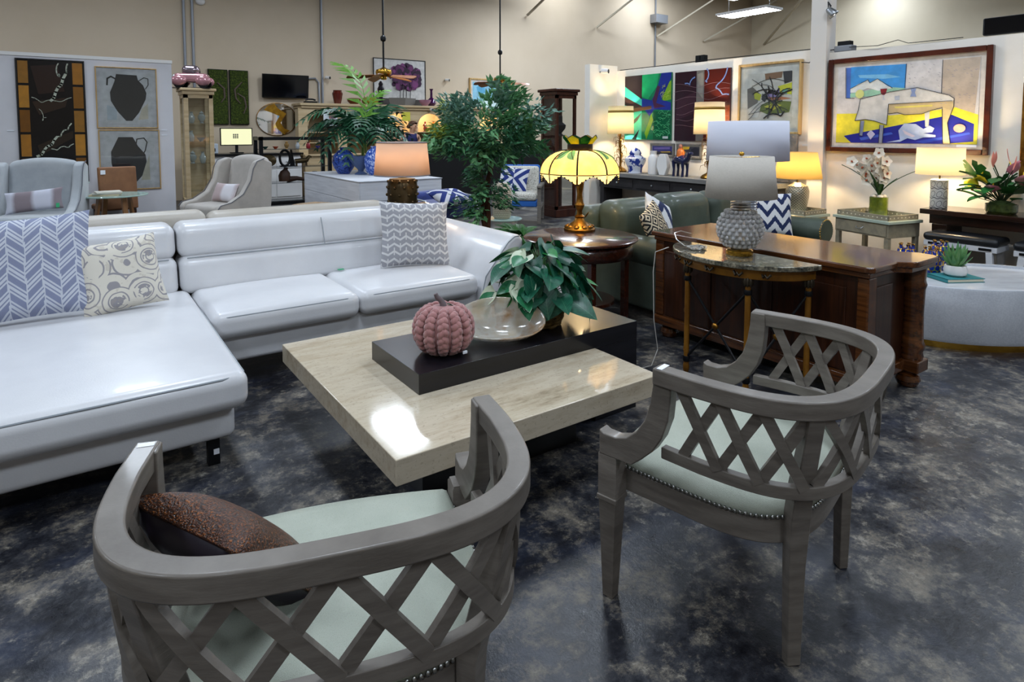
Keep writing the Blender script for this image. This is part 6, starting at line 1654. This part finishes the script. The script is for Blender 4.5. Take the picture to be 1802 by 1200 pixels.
for i, (x, c, kd, nm) in enumerate(((3.14, '#23433a', 'bowl', 'dark green'), (3.34, '#b5441c', 'bowl', 'orange'), (3.56, '#9a7a4a', 'urn', 'tan'), (3.78, '#b0b6bc', 'vase', 'pale grey'), (4.0, '#8a1f2a', 'jug', 'crimson'), (4.2, '#4a3a9a', 'bowl', 'violet'))):
    o = lathe_thing('glass_' + kd, 'small %s glass %s on the top shelf of the black unit' % (nm, kd), kd, KP[kd], mat('coloured glass ' + nm, c, .15, coat=.5), (x, 13.12, 1.1805), 14, 'ornaments on the black shelf unit'); o.scale = (.8, .8, .72)

# ================================================================ wing chairs and the left sitting group
M_GREYV = mat('pale grey velvet', '#a9aeb2', .75, 0, '#9aa0a6', 5, sheen=.5); M_PIP = mat('dark piping', '#5d5f68', .6)
def wing(loc, rz, label, m):
    t = thing('wing_chair', label, 'chair', loc, rz, 'pale wing chairs')
    MB().rbox(-.36, .36, -.40, .28, .34, .53, .06, .02).build('seat_cushion', m, t, 60); MB().rbox(-.38, .38, -.38, .36, .2, .36, .04).build('seat_base', m, t, 60)
    def bk(q): return Vector((q.x, q.y + (q.z - .5) * .18, q.z + .06 * (1 - (q.x / .4) ** 2) * max(0, (q.z - .6) / .5)))
    MB().rbox(-.37, .37, .22, .40, .40, 1.14, .07, 0, 8, bk).build('backrest', m, t, 60)
    for sg in (-1, 1):
        pr = [(.40, .2), (-.38, .2), (-.40, .50), (-.36, .55), (-.20, .58), (-.02, .68), (.10, .86), (.14, 1.02), (.20, 1.12), (.32, 1.16), (.46, 1.10), (.44, .6)]
        w = MB().prism(pr, sg * .36, sg * .47, 'x').build('wing_side', m, t, 40, bev=.03, seg=3)
        MB().tube([(sg * .475, y, z) for y, z in pr[2:10]], .006, 5).build('piping', M_PIP, w)
    for sx in (-.33, .33):
        for sy in (-.33, .32): MB().tube([(sx, sy, .2), (sx * 1.03, sy * 1.05, 0)], [.025, .016], 8).build('leg', M_MAHOG, t)
    return t
wing((-.42, 9.62, 0), R(-14), 'pale grey wing chair facing the room before the dark abstract', M_GREYV)
wing((1.72, 9.55, 0), R(-68), 'pale beige wing chair turned sideways beside the pine cabinet', mat('pale beige velvet', '#b3aca4', .75, 0, '#a59e96', 5, sheen=.5))
def ombre(name, c1, c2):
    m, nt, b = newmat(name); vec, (x, y, z) = coords(nt); f = (x * 16).sin() * .5 + .5; nt.links.new(ramp(nt, f + noise(nt, vec, 8) * .3 - .15, [(.3, c1), (.7, c2)]), b.inputs['Base Color']); b.inputs['Roughness'].default_value = .9; return m
pl1 = pillow('lumbar_pillow', 'long taupe and white ombre lumbar pillow on the grey wing chair', .60, .27, .13, ombre('taupe ombre', '#857a80', '#c3c5d2'), (-.42, 9.52, .70), (R(-20), R(-6), R(-14)))
X(.24, .275, -.075, -.07, -.14, -.085).build('green_tag', M_GREENTAG, pl1)
pillow('lumbar_pillow', 'pink and white striped lumbar pillow on the beige wing chair', .46, .28, .13, ombre('pink stripe', '#b7a4a4', '#d6d3d8'), (1.72, 9.50, .68), (R(-24), R(0), R(-62)))
gt = thing('glass_side_table', 'small round glass-topped table with splayed wooden legs between the wing chairs', 'side table', (.42, 10.0, 0)); MB().lathe([(0, .67), (.40, .67), (.405, .68), (.40, .69), (0, .69)], 36).build('glass_top', MATS['green edged glass'], gt)
for k in range(4):
    a = k * PI / 2 + .5; MB().bar((.2 * math.cos(a), .2 * math.sin(a), .67), (.3 * math.cos(a), .3 * math.sin(a), 0), .06, .03).build('leg', wood('tan wood', '#8a5c34', '#a87a4c', .4, 4, 2), gt)
for i, (w, c, lb) in enumerate(((.34, '#b9a98a', 'cream magazine at the bottom of the stack on the glass table'), (.32, '#a8a49c', 'grey magazine in the middle of the stack on the glass table'), (.29, '#d4cfc2', 'pale magazine on top of the stack on the glass table'))):
    o = X(-w / 2, w / 2, -.12, .12, 0, .017).build('magazine', mat('magazine ' + c, c, .6)); o.location = (.32 + .015 * i, 9.9, .6905 + .0175 * i); o.rotation_euler = (0, 0, .15 * i - .2); tag(o, lb, 'magazine', 'magazines on the glass table')
bch = thing('leather_side_chair', 'tan leather side chair with a low back by the jug prints', 'chair', (.50, 10.62, 0), R(12)); M_TAN = mat('tan leather', '#8f6240', .5, 0, '#7d5335', 6)
MB().rbox(-.24, .24, -.06, .02, .42, 1.03, .02, 0, 6, lean(.1, .4)).build('backrest', M_TAN, bch, 60); MB().rbox(-.24, .24, -.0, .46, .40, .48, .03).build('seat', M_TAN, bch, 60)
for sx in (-.2, .2):
    for sy in (0, .42): X(sx - .02, sx + .02, sy - .02, sy + .02, 0, .42).build('leg', M_MAHOG, bch)
X(-.22, -.16, -.0, .004, .93, .99).build('price_tag', M_TAGW, bch, loc=(0, -.075 + .045, 0))
lt_ = thing('glass_end_table', 'small glass end table with a brass sculpture base beside the grey wing chair', 'side table', (-.14, 10.75, 0)); MB().lathe([(0, .80), (.30, .80), (.31, .81), (.30, .82), (0, .82)], 32).build('glass_top', MATS['green edged glass'], lt_); MB().tube([(0, 0, 0), (.06, 0, .2), (-.05, .02, .45), (.05, 0, .65), (0, 0, .80)], [.12, .05, .06, .05, .08], 10).build('brass_sculpture', M_BRASS, lt_)
lathe_thing('amber_bowl', 'small amber bowl on the glass end table', 'bowl', KP['bowl'], mat('amber glass', '#b5742a', .2, coat=.4), (-.16, 10.68, .8205))
bkt = MB().lathe([(0, 0), (.42, 0), (.46, .3), (.44, .45), (.3, .56), (0, .6)], 28).build('rattan_pouf', mat('rattan', '#a98f72', .8, 0, '#8a7055', 40, bump=.006, bs=60)); bkt.location = (2.62, 8.35, 0); tag(bkt, 'woven rattan pouf between the sofa and the black shelf unit', 'pouf')

# ================================================================ grey console and its things
gc = thing('grey_console', 'long grey washed console table below the green and maroon panels', 'console', (0, 0, 0))
M_GRW = wood('grey washed oak', '#6d6b68', '#8b8986', .6, 4, 1, 0); M_DKW = mat('charcoal wood', '#1c1a1c', .6, 0, '#2a2729', 6)
X(6.82, 7.29, 4.35, 7.40, .84, .90).build('table_top', M_GRW, gc, bev=.005); X(6.86, 7.27, 4.4, 7.36, .66, .84).build('drawer_case', M_DKW, gc); X(6.86, 7.27, 4.4, 7.36, .14, .18).build('lower_shelf', M_DKW, gc)
for y in (4.42, 5.9, 7.26): X(6.86, 7.27, y, y + .08, 0, .66).build('end_panel', M_DKW, gc)
for k in range(4):
    y = 4.5 + k * .71; d_ = X(6.85, 6.86, y, y + .64, .69, .81).build('drawer', M_DKW, gc, bev=.003); MB().ball((6.84, y + .32, .75), .015, 8, 6).build('knob', M_STEEL, d_)
M_GLEAF = mat('gold leaf metal', '#9c7330', .3, .9, '#6a4818', 12)
def gold_lamp(x, y, label):
    t = thing('gilt_leaf_lamp', label, 'lamp', (x, y, .901), 0, 'gilt leaf lamps')
    MB().lathe([(0, 0), (.10, 0), (.105, .02), (.08, .05), (.03, .075), (.02, .09)], 20).build('base', M_GLEAF, t); MB().tube([(0, 0, .08), (.01, 0, .25), (-.008, .005, .42), (0, 0, .60)], [.02, .018, .022, .014], 9).build('stem', M_GLEAF, t, 70)
    r_ = random.Random(int(y * 100))
    for k in range(26):
        a = k * 2.4; z = .12 + .45 * k / 26; L = r_.uniform(.07, .12); d = Vector((math.cos(a), math.sin(a), 0))
        P = [Vector((0, 0, z)) + d * .012, Vector((0, 0, z + .05)) + d * L * .55, Vector((0, 0, z + .035)) + d * L, Vector((0, 0, z - .03)) + d * L * 1.12]
        MB().tube(P, [.004, .012, .010, .002], 5, flat=.35).build('gilt_leaf', M_GLEAF, t, 70)
    MB().lathe([(.205, .60), (.192, 1.03)], 40, caps=False).build('lamp_shade', M_SHW, t, 80, solid=.003)
    MB().lathe([(.199, .93), (.1975, .965)], 40, caps=False).build('gold_band', mat('gold braid', '#a8863c', .5, .4), t, 80, solid=.003)
    MB().ball((0, 0, .76), (.03, .03, .04), 10, 8).build('light_bulb', MATS['glowing bulb'], t); bulb(t, (0, 0, .78), 42, (1, .80, .50)); return t
gold_lamp(7.06, 7.10, 'lit white-shaded gilt leaf lamp in the gallery corner beside the ginger jar')
gold_lamp(7.03, 5.40, 'lit white-shaded gilt leaf lamp before the maroon panel')
def chinoi():
    m, nt, b = newmat('blue and white porcelain'); vec, (x, y, z) = coords(nt); n = noise(nt, vec, 14, 5, .6); u = x.op('ARCTAN2', y) * 3
    f = (n + (u.sin() * (z * 28).sin()) * .14).gt(.53); nt.links.new(mixc(nt, f, '#d6dbe8', '#2a3f92'), b.inputs['Base Color']); b.inputs['Roughness'].default_value = .12; return m
M_CHI = chinoi()
gj = thing('ginger_jar', 'blue and white porcelain ginger jar on the grey console', 'jar', (7.05, 6.77, .901)); MB().lathe([(0, 0), (.11, 0), (.105, .03), (.11, .08), (.165, .19), (.16, .23), (.09, .275), (.08, .29)], 28).build('body', M_CHI, gj); MB().lathe([(.092, .285), (.095, .30), (.085, .33), (.06, .365), (.02, .385), (0, .39)], 24).build('lid', M_CHI, gj)
lathe_thing('white_vase', 'white cylindrical bottle vase on the grey console', 'vase', [(0, 0), (.075, 0), (.08, .02), (.08, .24), (.06, .28), (.045, .30), (.05, .35), (.04, .35)], M_WHITEP, (7.05, 6.40, .901))
o = MB().prism([(-.05, 0), (.05, 0), (.10, .12), (.085, .24), (.045, .31), (-.045, .31), (-.085, .24), (-.10, .12)], -.04, .04, 'x').build('white_vase', M_WHITEP, None, bev=.01); o.location = (7.03, 6.19, .901); tag(o, 'flat faceted white vase on the grey console beside the rider', 'vase')
cm = thing('camel_rider_figurine', 'dark blue glazed camel with an orange robed rider on the console', 'figurine', (7.02, 5.87, .901), R(-100)); M_NVG = mat('navy glaze', '#1a1f45', .2, coat=.5); M_ORG = mat('orange glaze', '#c2682a', .35)
MB().tube([(-.12, 0, .22), (-.05, 0, .245), (.05, 0, .24), (.11, 0, .22), (.17, 0, .27), (.19, 0, .33), (.24, 0, .335)], [.05, .07, .07, .055, .035, .035, .02], 12).build('camel_body', M_NVG, cm, 70)
for sx in (-.10, .09):
    for sy in (-.04, .04): MB().tube([(sx, sy, .22), (sx + .01, sy, .10), (sx, sy, .0)], [.032, .016, .02], 8).build('leg', M_NVG, cm, 70)
MB().lathe([(.06, .27), (.055, .32), (.05, .37), (.025, .40)], 14).build('rider_robe', M_ORG, cm, 70); MB().ball((0, 0, .425), (.032, .03, .036), 10, 8).build('rider_head', mat('rose glaze', '#b07a6a', .4), cm)
# ================================================================ small fittings
tvb = thing('flat_television', 'black flat television seen end-on above the right partition', 'television', (7.40, 1.95, 2.46), 0); X(-.03, .03, -.55, .50, .02, .19).build('housing', M_BLKMETAL, tvb, bev=.015); X(-.034, -.03, -.53, .48, .03, .18).build('screen', MATS['dark screen'], tvb); X(-.05, .05, -.1, .1, 0, .02).build('foot', M_BLKMETAL, tvb)
def seccam(loc, rz, label):
    t = thing('security_camera', label, 'camera', loc, rz); MB().tube([(0, 0, 0), (0, -.05, .02)], .015, 8).build('mount', M_STEEL, t); MB().tube([(0, -.03, .02), (0, -.14, .01)], [.04, .042], 14).build('housing', M_WHITEP, t); MB().tube([(0, -.14, .01), (0, -.15, .01)], .033, 14).build('lens', M_BLKMETAL, t)
seccam((6.92, 7.44, 2.48), R(30), 'white security camera on the gallery wing corner'); seccam((8.6, 15.59, 2.95), R(40), 'white security camera on the rear wall beside the turquoise picture'); seccam((5.18, 15.53, 2.85), R(40), 'white security camera on the rear wall conduit above the palm'); seccam((7.75, 14.84, 2.08), 0, 'white security camera fixed to the hutch arch')
M_CON = mat('galvanised conduit', '#8d9096', .45, .7)
for x, lb, zz in ((2.08, 'left galvanised conduit of the pair rising behind the pine cabinet', 0), (2.25, 'right galvanised conduit of the pair rising behind the pine cabinet', 0), (5.13, 'galvanised conduit rising beside the television', 2.2), (17.15, 'thin conduit on the rear wall between the diagonal braces', 1.0)):
    tag(MB().tube([(x, 15.57, zz), (x, 15.57, 7.18)], .03, 8).build('wall_conduit', M_CON), lb, 'pipe')
tag(MB().tube([(4.76, 15.56, 2.82), (4.95, 15.56, 2.84), (5.03, 15.56, 2.74), (5.04, 15.56, 2.2)], .025, 8).build('cable_conduit', M_CON), 'bent grey conduit running from the television down to the hutch', 'pipe')
M_BRC = mat('painted steel brace', '#b5ab97', .6, .2)
for i, (x, z, dx) in enumerate(((11.45, 5.05, .9), (14.3, 4.95, 1.2), (17.2, 4.9, 1.6), (19.8, 4.95, 2.0))):
    tag(MB().bar((x, 15.55, z), (x + dx * 1.4, 13.4, z + 2.0), .08, .05).build('diagonal_brace', M_BRC), ('first', 'second', 'third', 'fourth')[i] + ' diagonal steel roof brace from the left on the rear wall', 'brace', 'roof braces')
tag(MB().bar((22.86, 15.0, 5.0), (20.3, 11.0, 6.9), .08, .05).build('diagonal_brace', M_BRC), 'long diagonal steel brace in the far corner of the warehouse', 'brace', 'roof braces')
o = MB().ball((0, 0, 0), (.10, .05, .08), 14, 8).build('alarm_dome', M_WHITEP); o.location = (2.42, 15.56, 4.42); tag(o, 'round white alarm dome high on the rear wall', 'alarm')
o = X(16.9, 17.5, 15.3, 15.6, 5.35, 5.65).build('junction_box', M_CON, None, bev=.01); tag(o, 'grey electrical box high on the rear wall', 'box')
sp_ = thing('clamp_spotlight', 'chrome clamp spotlight on the white column', 'spotlight', (7.2, 3.88, 2.92)); MB().lathe([(.02, .05), (.035, .03), (.05, -.03), (.06, -.06)], 16, caps=False).build('reflector', M_STEEL, sp_, solid=.003, rot=(R(-35), R(-25), 0)); MB().ball((.01, -.02, -.02), .03, 10, 6).build('light_bulb', mat('white bulb', '#ffffff', .4, emit='#fff6e8', es=6), sp_); MB().tube([(0, 0, .06), (.03, .05, .12), (.05, .06, .02)], .01, 6).build('clamp', M_BLKMETAL, sp_)
bx = thing('power_box', 'grey power adapter with cables on top of the right partition', 'adapter', (7.36, 3.78, 2.461)); X(-.06, .06, -.1, .1, 0, .07).build('case', M_CON, bx, bev=.008); X(-.04, .04, -.07, .07, .07, .12).build('transformer', M_BLKMETAL, bx)
MB().tube([(0, .1, .04), (-.1, .22, .02), (-.12, .36, -.1), (-.08, .5, -.08)], .006, 6).build('cable', M_BLKMETAL, bx); MB().tube([(-.07, -.08, .04), (-.09, -.4, .02), (-.08, -.6, .06), (-.07, -.7, .015), (-.07, -1.2, .015)], .004, 6).build('cable', M_BLKMETAL, bx)
cb = MB().tube([(7.33, 4.16, 2.53), (7.33, 5.0, 2.535), (7.33, 5.8, 2.54), (7.33, 6.4, 2.53), (7.33, 7.4, 2.53)], .006, 6).build('cable_run', M_BLKMETAL); tag(cb, 'thin black cable running along the top of the gallery partition', 'cable')
sb2 = thing('wall_speaker', 'small black twin spotlight box on the gallery partition top', 'spotlight', (7.38, 5.85, 2.521)); X(-.04, .04, -.02, .05, 0, .1).build('left_head', M_BLKMETAL, sb2); X(-.04, .04, -.1, -.04, 0, .1).build('right_head', M_BLKMETAL, sb2)
gf = picture('framed_art', 'gilt framed picture cut by the right edge above the flower arrangement', .7, .9, (7.298, 1.72, 1.1), -PI / 2, M_GOLD, .04, .04, .06, '#e2ded6', '#b9b09a', [('#8a8270', [(.1, .1), (.9, .1), (.9, .5), (.1, .4)])])
tag(X(7.31, 7.318, 4.13, 4.24, 1.36, 1.385).build('wall_tag', M_TAGW), 'white price tag on the gallery wall beside the white column', 'tag')

# small glowing bulbs are lit through their own lamps above; skip sampling their meshes as extra lights
for n_ in ('glowing bulb', 'warm puck', 'lit yellow screen', 'white bulb'):
    MATS[n_].cycles.emission_sampling = 'NONE'
